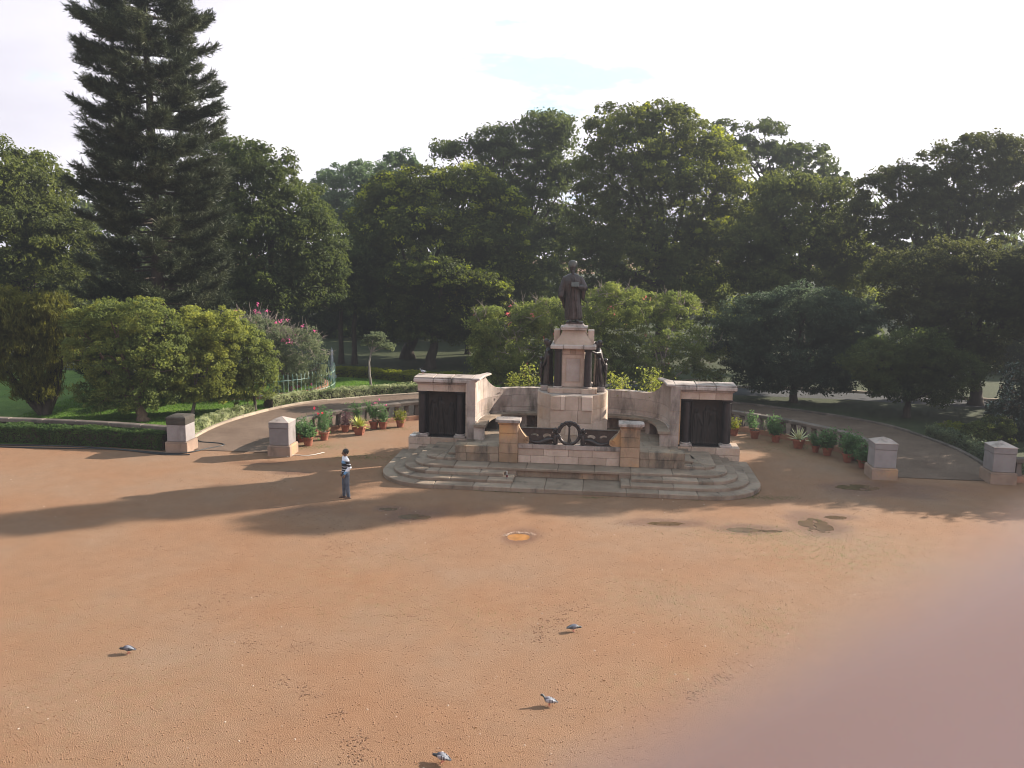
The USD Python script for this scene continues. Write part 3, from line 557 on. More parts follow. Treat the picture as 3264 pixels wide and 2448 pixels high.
# wing pylons: plinth, columns, relief panel, entablature, cornice, inner anta
def relief(w, h, seed, figs):
    nx_, nz_ = 56, 66; x = np.linspace(-w / 2, w / 2, nx_); z = np.linspace(0, h, nz_); Xr, Zr = np.meshgrid(x, z)
    H = .03 * (meshkit.fbm(np.stack([Xr * 6, Zr * 6, np.full_like(Xr, seed)], -1), 4, seed) - .5)
    def cap_(x0, z0, x1, z1, r0, r1, hgt):
        d = np.array([x1 - x0, z1 - z0]); L2 = d @ d + 1e-9; t = np.clip(((Xr - x0) * d[0] + (Zr - z0) * d[1]) / L2, 0, 1)
        r = r0 + (r1 - r0) * t; q = np.hypot(Xr - x0 - t * d[0], Zr - z0 - t * d[1]) / r; return hgt * np.sqrt(np.clip(1 - q * q, 0, 1))
    for (fx, fh, lean, rob) in figs:
        b = .10; L = []
        L.append(cap_(fx, b, fx + lean * .5, b + fh * .55, rob * 1.3, rob * .8, .055)); L.append(cap_(fx + lean * .5, b + fh * .5, fx + lean, b + fh * .80, rob * .8, rob, .06))
        L.append(cap_(fx + lean * 1.1, b + fh * .93, fx + lean * 1.1, b + fh * .95, .075, .075, .055)); L.append(cap_(fx + lean + rob, b + fh * .78, fx + lean + rob * 2.0, b + fh * .52, .05, .04, .035))
        q = np.maximum.reduce(L); q = q * (1 + .18 * np.sin((Xr - fx) * 70 + Zr * 6)); H = np.maximum(H, q)
    H += .02 * (np.abs(Xr) > w / 2 - .035) + .02 * (Zr < .07)
    V = np.stack([Xr, -H, Zr], -1).reshape(-1, 3); i, j = np.meshgrid(np.arange(nz_ - 1), np.arange(nx_ - 1), indexing='ij'); a = (i * nx_ + j).ravel()
    F = np.vstack([np.stack([a, a + 1, a + nx_ + 1], 1), np.stack([a, a + nx_ + 1, a + nx_], 1)]); m = trimesh.Trimesh(V, F, process=False)
    return m
for s in (-1, 1):
    # plinth
    for (a, b, z0, z1) in ((4.21, 5.2, .16, .466), (5.205, 6.05, .16, .466), (6.055, 6.647, .16, .466), (4.21, 4.75, .47, .769), (4.755, 5.72, .47, .769), (5.725, 6.647, .47, .769)):
        part(MON, 'plinth_stone', cbox(s * a, s * b, 2.49, 3.48, z0 + .002, z1 - .002, .012), 'pale_stone')
    for a, b, f in ((4.30, 4.78, 2.50), (5.86, 6.34, 2.50)):
        part(MON, 'column_foot', cbox(s * a, s * b, f + .02, 3.2, .770, .86, .015), 'cap_stone')
        cx_ = s * (a + b) / 2
        part(MON, 'column_base', at_pose(lathe([(.20, 0), (.205, .02), (.19, .045), (.172, .055)], 20), (cx_, 2.76, .861)), 'cap_stone', smooth=30)
        col = part(MON, 'column', at_pose(lathe([(.168, 0), (.166, .5), (.160, 1.1), (.150, 1.60)], 20), (cx_, 2.76, .917)), 'dark_granite', smooth=30)
        part(col, 'column_capital', cat3([at_pose(lathe([(.150, 0), (.165, .02), (.155, .035), (.19, .08), (.195, .10)], 20), (cx_, 2.76, 2.517)), cbox(cx_ - .20, cx_ + .20, 2.57, 2.95, 2.617, 2.664, .008)]), 'dark_granite', smooth=30)
    part(MON, 'panel_backing', cbox(s * 4.31, s * 6.33, 3.02, 3.40, .770, 2.664, .01), 'dark_granite')
    figs = [(-.42, 1.35, .05, .14), (-.05, 1.5, -.03, .13), (.35, 1.25, .05, .15), (-.5, .7, .02, .12)] if s < 0 else [(-.45, 1.3, .06, .13), (0.0, 1.45, .04, .15), (.38, 1.4, -.05, .14), (.15, .75, .1, .13)]
    rp_ = at_pose(relief(1.12, 1.82, 3 + s, figs), (s * 5.32, 2.985, .80))
    part(MON, 'relief_panel', rp_, 'bronze_relief', smooth=True)
    part(MON, 'relief_sill', cbox(s * 4.80, s * 5.84, 2.62, 3.0, .770, .80, .006), 'dark_granite')
    for a, b in ((4.28, 5.0), (5.005, 5.62), (5.625, 6.27)):
        part(MON, 'entablature_stone', cbox(s * a, s * b, 2.60, 3.40, 2.666, 2.96, .008), 'pale_stone')
    part(MON, 'moulding', cbox(s * 4.22, s * 6.33, 2.55, 3.44, 2.961, 3.04, .03), 'cap_stone')
    cor = [(4.02, 4.85), (4.855, 5.60), (5.605, 6.42)]
    for a, b in cor: part(MON, 'cornice_stone', cbox(s * a, s * b, 2.46, 3.50, 3.041, 3.20, .03), 'cap_stone')
    for a, b in cor: part(MON, 'coping_stone', cbox(s * (a + .01), s * (b - .01), 2.49, 3.47, 3.201, 3.255, .03), 'cap_stone')
    zs = (.861, 1.30, 1.75, 2.2, 2.66, 3.04)
    for z0, z1 in zip(zs[:-1], zs[1:]):
        part(MON, 'anta_stone', cbox(s * 3.885, s * 4.275, 2.43 + rgm.uniform(-.002, .002), 3.40, z0 + .003, z1 - .003, .012), 'ochre_stone' if s > 0 else 'pale_stone')
    ce = [(4.02, 2.40), (4.02, 3.50), (3.90, 3.62), (3.66, 4.18), (3.44, 4.06), (3.62, 3.40), (3.70, 2.40)]
    ce = Polygon([(s * a, b) for a, b in ce]); ce = ce if ce.exterior.is_ccw else ce.reverse()
    part(MON, 'coping_stone', cat3(prism(ce, 3.19, 3.262, .025)), 'cap_stone')
# drum
def drum_block(a0, a1, z0, z1, r, cv=3.3, inner=.5):
    n = max(3, int((a1 - a0) / .12)); a = np.linspace(a0, a1, n); o = np.stack([r * np.cos(a), cv + r * np.sin(a)], 1); i = np.stack([inner * np.cos(a[::-1]), cv + inner * np.sin(a[::-1])], 1)
    return cat3(prism(Polygon(np.vstack([o, i])), z0, z1, .008))
zz = (.80, 1.22, 1.70, 2.22, 2.765)
for n, (z0, z1) in enumerate(zip(zz[:-1], zz[1:])):
    aa = np.linspace(0, 2 * pi, 11) + (.31 if n % 2 else 0)
    for a, b in zip(aa[:-1], aa[1:]): part(MON, 'drum_stone', drum_block(a + .003, b - .003, z0 + .002, z1 - .002, 1.43 + rgm.uniform(-.003, .003)), 'pale_stone')
    ub = (-.82, -.22, .82) if n % 2 else (-.82, .25, .82)
    if n == 3: ub = (-.82, -.42, -.25, .28, .40, .82)
    for a, b in zip(ub[:-1], ub[1:]):
        pr = .03 if n == 3 and (a < -.4 or b > .5) else 0
        part(MON, 'drum_stone', cbox(a + .003, b - .003, 1.80 - pr + rgm.uniform(-.002, .002), 2.6, z0 + .002, z1 - .002 + pr * .1, .008), 'pale_stone')
part(MON, 'drum_top', cat3(prism(Point(0, 3.3).buffer(1.36, 24), 2.70, 2.775, .01)), 'cap_stone')
# pedestal on the drum
part(MON, 'pedestal_base', cbox(-.98, .98, 2.45, 4.2, 2.776, 2.975, .02), 'pale_stone')
for s in (-1, 1):
    part(MON, 'pedestal_base', cbox(s * .985, s * 1.30, 2.95, 3.7, 2.776, 2.99, .03), 'cap_stone')
    part(MON, 'pedestal_base', cbox(s * .36, s * .90, 2.40, 2.448, 2.776, 2.965, .008), 'pale_stone')
    for v in (2.68, 3.92):
        part(MON, 'column_base', at_pose(lathe([(.18, 0), (.185, .025), (.165, .05), (.155, .06)], 20), (s * .60, v, 2.976)), 'cap_stone', smooth=30)
        cl = part(MON, 'column', at_pose(lathe([(.145, 0), (.143, .5), (.132, 1.38)], 20), (s * .60, v, 3.037)), 'dark_granite', smooth=30)
        part(cl, 'column_capital', cat3([at_pose(lathe([(.132, 0), (.15, .02), (.16, .07), (.16, .09)], 20), (s * .60, v, 4.417)), cbox(s * .60 - .17, s * .60 + .17, v - .17, v + .17, 4.507, 4.533, .005)]), 'dark_granite', smooth=30)
part(MON, 'pedestal_shaft', cbox(-.455, .455, 2.80, 3.85, 2.976, 4.30, .02), 'pale_stone')
for a, b in ((-.44, -.13), (-.125, .10), (.105, .44)):
    part(MON, 'shaft_stone', cbox(a, b, 2.785, 3.85, 4.303, 4.532, .008), 'pale_stone')
fr = sbox(-.30, 3.18, .30, 4.16).difference(sbox(-.265, 3.215, .265, 4.125))
part(MON, 'shaft_frame', flat(fr, 2.785, 2.805), 'pale_stone')
part(MON, 'inscribed_panel', cbox(-.262, .262, 2.792, 2.81, 3.218, 4.122, .004), 'cap_stone')
for s in (-1, 1):
    part(MON, 'cornice_stone', cbox(s * .40, s * .90, 2.44, 4.16, 4.535, 4.69, .03), 'cap_stone')
    part(MON, 'bell_block', cbox(s * .55, s * .80, 3.0, 3.65, 4.70, 5.24, .015), 'pale_stone')
part(MON, 'cornice_stone', cbox(-.397, .397, 2.58, 4.02, 4.535, 4.69, .02), 'cap_stone')
t = np.linspace(0, 1, 9); pr = [(.76 - .30 * (t_ ** .75) + .05 * math.sin(t_ * pi * 2) * .5, 4.69 + .56 * t_) for t_ in t]
def sq(prof, cv, asp=1.0):
    return loft([[(-r, cv - r * asp, z), (r, cv - r * asp, z), (r, cv + r * asp, z), (-r, cv + r * asp, z)] for r, z in prof])
part(MON, 'pedestal_bell', sq(pr, 3.3, .82), 'pale_stone', smooth=25)
part(MON, 'pedestal_top', sq([(.47, 5.25), (.52, 5.27), (.52, 5.335), (.54, 5.345), (.54, 5.375), (.43, 5.38), (.36, 5.44), (.32, 5.50)], 3.3, .86), 'cap_stone')
part(MON, 'fallen_rag', at_pose(trimesh.creation.icosphere(2, .1), (-6.42, 2.68, .80)).apply_transform(np.diag([1, 1, 1, 1])), 'pale_stone') if False else None

rg = np.random.default_rng(19); x, y, a, b_, s = pud[0]; th = rg.uniform(.12 * pi, .95 * pi, 160); rr = 1.14 + rg.normal(size=160) * .12
FO = np.c_[x + .06 + a * 1.15 * rr * np.cos(th), y + b_ * 1.05 * rr * np.sin(th), np.full(160, gz(x, y) + .022)]
plain('crust', (.33, .23, .17), .8, var=.3)
fo = []
for q in FO[::2]:
    m = trimesh.creation.icosphere(1, 1.0); m.vertices *= [rg.uniform(.012, .035), rg.uniform(.010, .025), .010]; m.vertices += q; fo.append(m)
solo('mud_crust', cat3(fo), 'crust', 'pale crust along the back rim of the orange puddle', 'crust', kind='stuff')

# ------------------------------------------------------------------ vegetation
def unit(v): return v / np.maximum(np.linalg.norm(v, axis=-1, keepdims=True), 1e-9)
def leafquads(P, N, size, rg, aspect=.5, fold=.12, T=None):
    n = len(P); N = unit(N); a = rg.normal(size=(n, 3)) if T is None else T + rg.normal(size=(n, 3)) * .25
    t = unit(np.cross(N, np.cross(a, N))); b = np.cross(N, t); L = (size * rg.uniform(.6, 1.35, n))[:, None]; W = L * aspect
    return np.stack([P - t * L * .5, P + b * W * .5 + N * L * fold, P + t * L * .5 - N * L * fold, P - b * W * .5 + N * L * fold], 1)
def crown_points(rg, lobes, n, clump, per=26, inner=.22, shape=1.0, low=-.55):
    """Leaves in sprigs spread over lobes (centre, radii): mostly in the outer shell, some inside."""
    lobes = np.asarray(lobes, float); C, R = lobes[:, :3], lobes[:, 3:6]
    w = (R[:, 0] * R[:, 2] + R[:, 0] * R[:, 1] + R[:, 1] * R[:, 2]); w /= w.sum(); k = max(8, n // per)
    li = rg.choice(len(lobes), k, p=w); d = unit(rg.normal(size=(k, 3))); d[:, 2] = np.where(d[:, 2] < low, -d[:, 2] * .5, d[:, 2]); d = unit(d)
    lump = meshkit.fbm(d * 2.3 + li[:, None] * 3.7, 3, 5) - .5; f = np.where(rg.random(k) < inner, rg.uniform(.25, .75, k), rg.uniform(.84, 1.03, k) * (1 + .54 * lump))
    S = C[li] + d * R[li] * f[:, None]
    # sprigs swallowed by another lobe go to the surface of the union
    q = np.full(k, False)
    for m in range(len(lobes)): q |= (np.sum(((S - C[m]) / R[m]) ** 2, 1) < .45) & (li != m) & (f > .75)
    keep = ~q | (rg.random(k) < .25); S, d = S[keep], d[keep]; k = len(S)
    cs = clump * rg.uniform(.6, 1.5, k); i = rg.integers(0, k, n)
    off = rg.normal(size=(n, 3)); off *= np.minimum(1, 1.7 / np.linalg.norm(off, axis=1))[:, None] * [1, 1, .62]; P = S[i] + off * cs[i][:, None] * .44
    Nn = unit(d[i] * .55 + unit(off) * .45 + np.array([.12, 0, .35]) + rg.normal(size=(n, 3)) * .72)
    return P, Nn
def limbs(rg, base, lobes, r0, up=.45, mat=None):
    """Trunk, and a bent limb to each lobe."""
    lobes = np.asarray(lobes, float); c = lobes[:, :3].mean(0); zmin = (lobes[:, 2] - lobes[:, 5]).min(); fork = base + (c - base) * [.35, .35, 0]; fork[2] = max(base[2] + .5, base[2] + (c[2] - base[2]) * up)
    s = np.linspace(0, 1, 7)[:, None]; wob = rg.normal(size=(7, 3)) * [.1, .1, 0] * r0 * 1.2; wob[0] = 0
    tr = base + (fork - base) * s + wob; rad = r0 * (1.0 - .42 * s[:, 0]); rad[0] *= 1.45; tr[0, 2] -= .15
    T = tube(tr, rad, 10); B = []
    for L in lobes:
        e = L[:3] + rg.normal(size=3) * L[3:6] * .15; m = fork + (e - fork) * .5 + [0, 0, .12 * np.linalg.norm(e - fork)] + rg.normal(size=3) * .25
        q = np.linspace(0, 1, 7)[:, None]; p = (1 - q) ** 2 * tr[-1] + 2 * q * (1 - q) * m + q ** 2 * e
        B.append(tube(p, r0 * (.42 - .34 * q[:, 0]), 6))
        for _ in range(2):
            e2 = L[:3] + unit(rg.normal(size=3)) * L[3:6] * .8; st = p[4]; B.append(tube(np.array([st, (st + e2) / 2 + rg.normal(size=3) * .2, e2]), [r0 * .13, r0 * .08, r0 * .03], 5))
    return T, cat3(B)
def tree(name, label, cat, Y, trunk_px, lobes_px, n, leaf, clump, mat, bark_='bark_dark', r0=.3, seed=1, group=None, aspect=.5, depth=.9, flush_or_lit=None, per=46, inner=.22, up=.45, base_y=None, low=-.55):
    rg = np.random.default_rng(seed); k = px_size(Y); base = np.array([at(trunk_px, 700, base_y or Y)[0], base_y or Y, 0.0]); lob = []
    for l in lobes_px:
        dy = l[4] if len(l) > 4 else 0; c = at(l[0], l[1], Y + dy) - base
        lob.append([*c, l[2] * k, l[2] * k * depth, l[3] * k])
    t = thing(name, label, cat, base, 0, group)
    T, B = limbs(rg, np.zeros(3), lob, r0, up); part(t, 'trunk', T, bark_, smooth=True); part(t, 'limbs', B, bark_, smooth=True)
    P, N = crown_points(rg, lob, n, clump, per, inner, low=low); quads(numbered(t, 'crown'), leafquads(P, N, leaf, rg, aspect), mat)
    if flush_or_lit:                                                      # new growth on some trees, lighter leaves standing in for sunlight on others
        fm, fn, dv = flush_or_lit; dv = unit(np.array(dv, float)); P, N = crown_points(rg, lob, fn * 3, clump * .62, per, 0.0, low=low); lb = np.array(lob); q = np.array([np.min(np.sum(((p - lb[:, :3]) / lb[:, 3:6]) ** 2, 1)) for p in P]); o = (q > .8) & ((unit(P - lb[:, :3].mean(0)) @ dv + .35 * rg.normal(size=len(P))) > .35)
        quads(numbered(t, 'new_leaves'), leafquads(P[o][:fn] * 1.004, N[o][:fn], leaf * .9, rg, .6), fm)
    return t, lob, rg
FG = 'broad trees of the wood behind the memorial'
tree('broadleaf_tree', 'broad sunlit tree at the left edge, left of the tall pine', 'tree', 60, 60, [(10, 400, 110, 95), (85, 440, 80, 85, 2), (20, 520, 120, 110, -1), (125, 560, 80, 120), (-60, 460, 90, 120, 1), (60, 620, 110, 80)], 43500, 0.286, .8, 'leaf_mid', r0=.45, seed=21)
tree('broadleaf_tree', 'dense dark green dome shaped tree directly right of the tall pine', 'tree', 55, 600, [(500, 375, 85, 75, 1), (570, 400, 80, 85), (625, 460, 72, 80), (560, 520, 105, 100, -1), (665, 530, 78, 90, -1), (690, 610, 58, 80, -2), (600, 630, 95, 70, -2), (480, 490, 80, 120, 1), (470, 610, 80, 90)], 60900, 0.227, .62, 'leaf_dark', r0=.45, seed=22)
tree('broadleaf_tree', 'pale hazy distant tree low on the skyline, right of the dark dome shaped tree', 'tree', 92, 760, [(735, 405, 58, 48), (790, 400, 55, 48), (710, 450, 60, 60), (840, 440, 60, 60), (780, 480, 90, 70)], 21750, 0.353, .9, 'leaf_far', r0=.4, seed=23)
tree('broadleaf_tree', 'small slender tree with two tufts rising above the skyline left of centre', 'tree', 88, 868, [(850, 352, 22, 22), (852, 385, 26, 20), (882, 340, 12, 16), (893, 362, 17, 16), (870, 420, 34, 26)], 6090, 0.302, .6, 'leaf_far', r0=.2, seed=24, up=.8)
tree('broadleaf_tree', 'large tree with yellow green new leaves on its tops, centre left', 'tree', 63, 880, [(838, 445, 68, 58), (925, 425, 80, 60), (1010, 420, 70, 60), (1080, 470, 56, 62), (800, 515, 58, 70), (900, 520, 110, 80, -2), (1040, 545, 88, 80, -1), (812, 610, 58, 70), (950, 640, 120, 70), (1095, 630, 66, 80)], 63800, 0.277, .85, 'leaf_flush', r0=.5, inner=.34, seed=25, flush_or_lit=('leaf_bright', 9000, (.35, -.35, .85)))
tree('broadleaf_tree', 'lower spreading tree with a bright yellow green top, left of the statue', 'tree', 58, 925, [(880, 603, 42, 36, -1), (955, 600, 58, 38, -2), (1045, 622, 56, 36, -1), (890, 660, 75, 50), (1005, 680, 90, 55), (930, 715, 85, 42), (1080, 690, 50, 50)], 37700, 0.235, .6, 'leaf_flush', r0=.42, seed=26, up=.5, flush_or_lit=('leaf_bright', 6500, (.45, -.3, .85)))
tree('broadleaf_tree', 'tall dark tree with a spreading flat topped crown behind the yellow tipped tree', 'tree', 75, 1120, [(980, 328, 46, 28), (1060, 325, 50, 42), (1170, 288, 62, 46), (1120, 350, 90, 70), (1195, 400, 80, 90), (1080, 430, 90, 70), (1180, 520, 90, 90), (1110, 620, 100, 100), (1205, 300, 36, 50)], 49300, 0.302, .85, 'leaf_dark', r0=.5, inner=.34, seed=27)
tree('broadleaf_tree', 'tallest broad tree right of the statue, with brighter leaves put in for sunlight on its right', 'tree', 66, 1430, [(1440, 268, 66, 48), (1340, 290, 75, 58), (1370, 360, 110, 80), (1500, 330, 70, 66), (1560, 365, 55, 50), (1460, 420, 110, 90), (1315, 440, 75, 100), (1580, 430, 55, 60), (1400, 540, 120, 100), (1540, 540, 90, 100), (1290, 560, 80, 110), (1620, 480, 40, 40), (1480, 640, 130, 90), (1310, 660, 90, 80)], 87000, 0.277, .8, 'leaf_mid', r0=.6, inner=.34, seed=28, flush_or_lit=('leaf_bright', 11000, (.8, -.45, .45)))  # sunlit right side made with a set of brighter leaves
tree('broadleaf_tree', 'open flat layered tree on the skyline just right of the tallest tree', 'tree', 84, 1680, [(1565, 282, 38, 18), (1640, 282, 56, 20), (1690, 325, 48, 18), (1742, 335, 50, 22), (1792, 372, 40, 18), (1650, 345, 60, 28), (1600, 318, 44, 26), (1720, 362, 76, 30), (1785, 402, 56, 24), (1740, 385, 70, 30), (1560, 330, 40, 40), (1690, 420, 70, 40)], 21750, 0.302, .6, 'leaf_dark', r0=.36, seed=29, up=.7)
tree('broadleaf_tree', 'grey green tree filling the gap between the tallest tree and the right hand trees', 'tree', 62, 1730, [(1700, 430, 76, 56), (1775, 440, 66, 60), (1720, 520, 100, 80), (1640, 560, 80, 90), (1800, 545, 70, 90), (1700, 620, 110, 80), (1840, 600, 60, 90)], 49300, 0.26, .75, 'leaf_mid', r0=.45, inner=.34, seed=30)
tree('broadleaf_tree', 'big dark tree on the right skyline with sky showing through its crown', 'tree', 58, 2040, [(1900, 412, 58, 40), (1965, 402, 54, 46), (2045, 368, 58, 56), (2115, 342, 66, 50), (2185, 352, 56, 56), (2010, 462, 84, 50), (2215, 430, 60, 70), (1880, 480, 60, 56), (1950, 535, 76, 56), (2250, 380, 60, 70), (2080, 425, 84, 62), (2155, 405, 74, 62), (2120, 490, 90, 60)], 43500, 0.244, .65, 'leaf_olive', r0=.42, seed=31, inner=.1)
tree('broadleaf_tree', 'olive green tree in the shade at the right edge, below the skyline tree', 'tree', 47, 2125, [(1960, 600, 76, 56), (2060, 580, 86, 56), (2150, 590, 76, 60), (2000, 680, 95, 66), (2110, 680, 105, 76), (2200, 700, 76, 90), (2060, 770, 95, 56), (2260, 600, 80, 80)], 55100, 0.202, .6, 'leaf_olive', r0=.36, seed=32)
tree('broadleaf_tree', 'rounded blue green tree in shade right of the flowering trees', 'tree', 47, 1725, [(1640, 690, 86, 56), (1740, 672, 96, 52), (1820, 702, 76, 56), (1600, 750, 66, 56), (1700, 760, 115, 66), (1810, 775, 86, 56), (1655, 810, 80, 34), (1765, 815, 76, 32)], 49300, 0.185, .5, 'leaf_blue', r0=.25, seed=33, up=.35, low=-.9)
tree('broadleaf_tree', 'low shaded tree with drooping boughs between the two right hand gate piers', 'tree', 43, 1975, [(1895, 780, 66, 46), (1980, 765, 76, 56), (2055, 800, 66, 46), (1930, 826, 70, 34), (2015, 838, 66, 34)], 26100, 0.168, .45, 'leaf_dark', r0=.22, seed=34, up=.4, low=-.9)
for k_, (px, Y, h, lab) in enumerate([(735, 60, 11, 'thin dark trunk left of two in the shade behind the lawn hedge'), (764, 59.5, 12, 'thin forked dark trunk right of two in the shade behind the lawn hedge'), (1010, 66, 12, 'slim dark tree trunk deep in the shade left of the flowering trees'), (850, 74, 12, 'slim dark trunk far back in the shade behind the leaning sapling')]):
    k = px_size(Y); tree('woodland_tree', lab, 'tree', Y, px, [(px - 20, 640, 60, 50), (px + 40, 610, 60, 50), (px, 570, 70, 50)], 9000, .3, .7, 'leaf_dark', r0=.2, seed=40 + k_, up=.85)
tree('woodland_tree', 'dark low branching tree far back in the shade left of the two thin trunks', 'tree', 78, 690, [(690, 640, 80, 60), (765, 655, 60, 50), (720, 715, 70, 42), (650, 700, 60, 60), (800, 715, 50, 36)], 16000, .36, .8, 'leaf_dark', r0=.3, seed=46, up=.3, low=-.9)
tree('woodland_tree', 'dark low branching tree far back in the shade right of the two thin trunks', 'tree', 80, 800, [(830, 690, 60, 50), (880, 715, 60, 40), (960, 705, 70, 46), (1010, 690, 50, 56)], 16000, .36, .8, 'leaf_dark', r0=.3, seed=47, up=.3, low=-.9)
tree('woodland_tree', 'dark low tree behind the road at the right edge', 'tree', 60, 2210, [(2190, 730, 60, 60), (2240, 800, 60, 50), (2150, 770, 40, 44), (2290, 740, 60, 60)], 14000, .3, .7, 'leaf_dark', r0=.25, seed=48, up=.3, low=-.9)
tree('woodland_tree', 'dark low tree behind the road, right of the rounded blue green tree', 'tree', 60, 1880, [(1860, 770, 70, 44), (1940, 790, 60, 40), (1780, 800, 60, 34)], 12000, .3, .7, 'leaf_dark', r0=.25, seed=49, up=.3, low=-.9)
# the wood beyond: one mass
rg = np.random.default_rng(77); lob = []
for px in np.arange(-500, 2760, 62):
    for Y in (104, 118):
        c = at(px + rg.uniform(-20, 20), 520 + rg.uniform(-40, 30) + (60 if Y < 110 else 0), Y); s = rg.uniform(4.2, 6.2); lob.append([*c, s, s, s * 1.1])
        lob.append([c[0] + rg.uniform(-2, 2), c[1], 3.2, s, s, 4.2])
P_, N_ = crown_points(rg, lob, 70000, 1.3, 22)
wd = numbered('/World', 'distant_wood'); UsdGeom.Xform.Define(stage, wd); quads(wd + '/foliage', leafquads(P_, N_, .8, rg, .55), 'leaf_dark'); tag(stage.GetPrimAtPath(wd), 'dark distant wood closing the view behind all the single trees', 'wood', None, 'stuff')

rg = np.random.default_rng(78); lob = []
for x_ in np.arange(-58, 62, 2.3):
    yy_ = 80 + 6 * math.sin(x_ * .21) + rg.uniform(-2.5, 2.5); s = rg.uniform(2.0, 3.2); lob.append([x_, yy_, s * .75, s * 1.2, s, s * 1.25])
P_, N_ = crown_points(rg, lob, 30000, .9, 30); ug = numbered('/World', 'undergrowth'); UsdGeom.Xform.Define(stage, ug); quads(ug + '/foliage', leafquads(P_, N_, .55, rg, .55), 'leaf_dark'); tag(stage.GetPrimAtPath(ug), 'dark undergrowth deep in the shade behind the tree trunks', 'undergrowth', None, 'stuff')

# tall pine with whorls of upturned boughs
def whorl_pine(name, label, base, H, rmax, r0, seed, z0=1.2, group=None, bare=0.0):
    rg = np.random.default_rng(seed); t = thing(name, label, 'pine tree', base, 0, group); s = np.linspace(0, 1, 12)[:, None]
    wob = rg.normal(size=(12, 3)) * [.05, .05, 0]; wob[0] = 0
    part(t, 'trunk', tube(np.array([0, 0, -.2]) + s * [0, 0, H] + wob, r0 * (1.05 - .95 * s[:, 0]), 12), 'bark_dark', smooth=True)
    wood, Q = [], []; z = z0
    while z < H - .5:
        f = (z - z0) / (H - z0); R = rmax * (1.12 - .34 * f if f < .75 else 1.12 - .34 * f - (f - .75) * 2.6); R = max(R, .4)
        m = rg.integers(6, 9); ph = rg.uniform(0, 2 * pi)
        for j in range(m):
            if rg.random() < .06: continue
            a = ph + j * 2 * pi / m + rg.normal() * .12; L = R * rg.uniform(.66, 1.16); d = np.array([math.cos(a), math.sin(a), 0]); q = np.linspace(0, 1, 9)
            zz = z + rg.normal() * .26 + L * (.06 * q - .20 * q ** 1.5 + .27 * q ** 4); p = d * (L * q)[:, None] + np.c_[np.zeros((9, 2)), zz]
            wood.append(tube(p, .055 * (1.15 - q), 4))
            nb = int(L * 22); u = rg.uniform(.22, 1.0, nb) ** .75; bp = np.stack([np.interp(u, q, p[:, k]) for k in range(3)], 1)
            side = np.cross(d, [0, 0, 1.]); sg = rg.choice([-1, 1], nb); bl = (.24 + .50 * np.sin(np.clip(u, 0, 1) * pi * .86)) * rg.uniform(.7, 1.3, nb)
            bd = unit(d * (.75 + u[:, None] * .6) + side * (sg * rg.uniform(.25, 1.1, nb))[:, None] + np.array([0, 0, .22]) + rg.normal(size=(nb, 3)) * .30)
            tipup = np.array([0, 0, .30])
            for e in np.linspace(.1, 1, 6):
                pos = bp + bd * (bl * e)[:, None] + tipup * (e ** 2 * bl * .7)[:, None]; k3 = 3
                for _ in range(k3):
                    ndl = unit(bd * .95 + tipup * e + rg.normal(size=(nb, 3)) * .52); ll = rg.uniform(.16, .30, nb)[:, None]; wv = unit(np.cross(ndl, rg.normal(size=(nb, 3)))) * .021
                    Q.append(np.stack([pos - wv, pos + wv, pos + ndl * ll + wv * .35, pos + ndl * ll - wv * .35], 1))
        z += rg.uniform(.34, .54)
    part(t, 'boughs', cat3(wood), 'bark_dark'); quads(numbered(t, 'needles'), np.concatenate(Q), 'needle'); return t
pb = at(322, 220, 46); PINE = whorl_pine('tall_pine', 'very tall dark pine with layered upturned boughs left of the courtyard, top out of frame', (pb[0], 46, 0), 25.5, 3.45, .40, 51)

# trees outside the frame on the right whose shadows fall across the courtyard
def plain_tree(name, label, cat, base, lob, n, leaf, clump, mat, r0, seed, **k):
    rg = np.random.default_rng(seed); t = thing(name, label, cat, base); T, B = limbs(rg, np.zeros(3), lob, r0, k.get('up', .5)); part(t, 'trunk', T, 'bark_dark', smooth=True); part(t, 'limbs', B, 'bark_dark', smooth=True)
    P, N = crown_points(rg, lob, n, clump, inner=k.get('inner', .25)); quads(numbered(t, 'crown'), leafquads(P, N, leaf, rg), mat); return t
plain_tree('shade_tree', 'broad tree outside the right of the frame whose shadow covers the steps', 'tree', (27.2, 38.0, 0), [(0, 0, 8.0, 2.9, 2.6, 2.6), (-.8, -.8, 5.4, 2.3, 2.2, 2.2), (.6, .6, 10.6, 2.3, 2.2, 1.9), (-.3, .4, 12.2, 1.6, 1.6, 1.2)], 26000, 0.26, 0.5, 'leaf_mid', 0.3, 61, inner=0.3)
plain_tree('shade_tree', 'slim tree outside the right of the frame, second tallest of its group', 'tree', (28.0, 40.3, 0), [(0, 0, 13.6, 1.2, 1.2, 1.2), (.2, .2, 15.4, 1.5, 1.4, 1.3), (0, -.2, 17.2, 1.4, 1.3, 1.2)], 12000, 0.26, 0.5, 'leaf_mid', 0.22, 62, inner=0.25)
plain_tree('shade_tree', 'tallest slim tree outside the right of the frame whose shadow reaches the far left', 'tree', (28.6, 43.6, 0), [(0, 0, 18.4, 1.2, 1.2, 1.2), (.2, .1, 20.2, 1.4, 1.3, 1.4), (0, -.2, 22.0, 1.1, 1.1, 1.1)], 11000, 0.26, 0.5, 'leaf_mid', 0.25, 64, inner=0.25)
plain_tree('shade_tree', 'low rounded tree outside the right of the frame nearest the courtyard corner', 'tree', (25.8, 33.4, 0), [(0, 0, 4.2, 2.4, 2.2, 2.0), (.5, .6, 5.4, 2.0, 1.9, 1.4), (-.5, -.6, 3.0, 2.0, 1.9, 1.6), (.4, -1.3, 4.6, 1.8, 1.6, 1.4)], 17000, 0.22, 0.45, 'leaf_mid', 0.22, 65, inner=0.35)
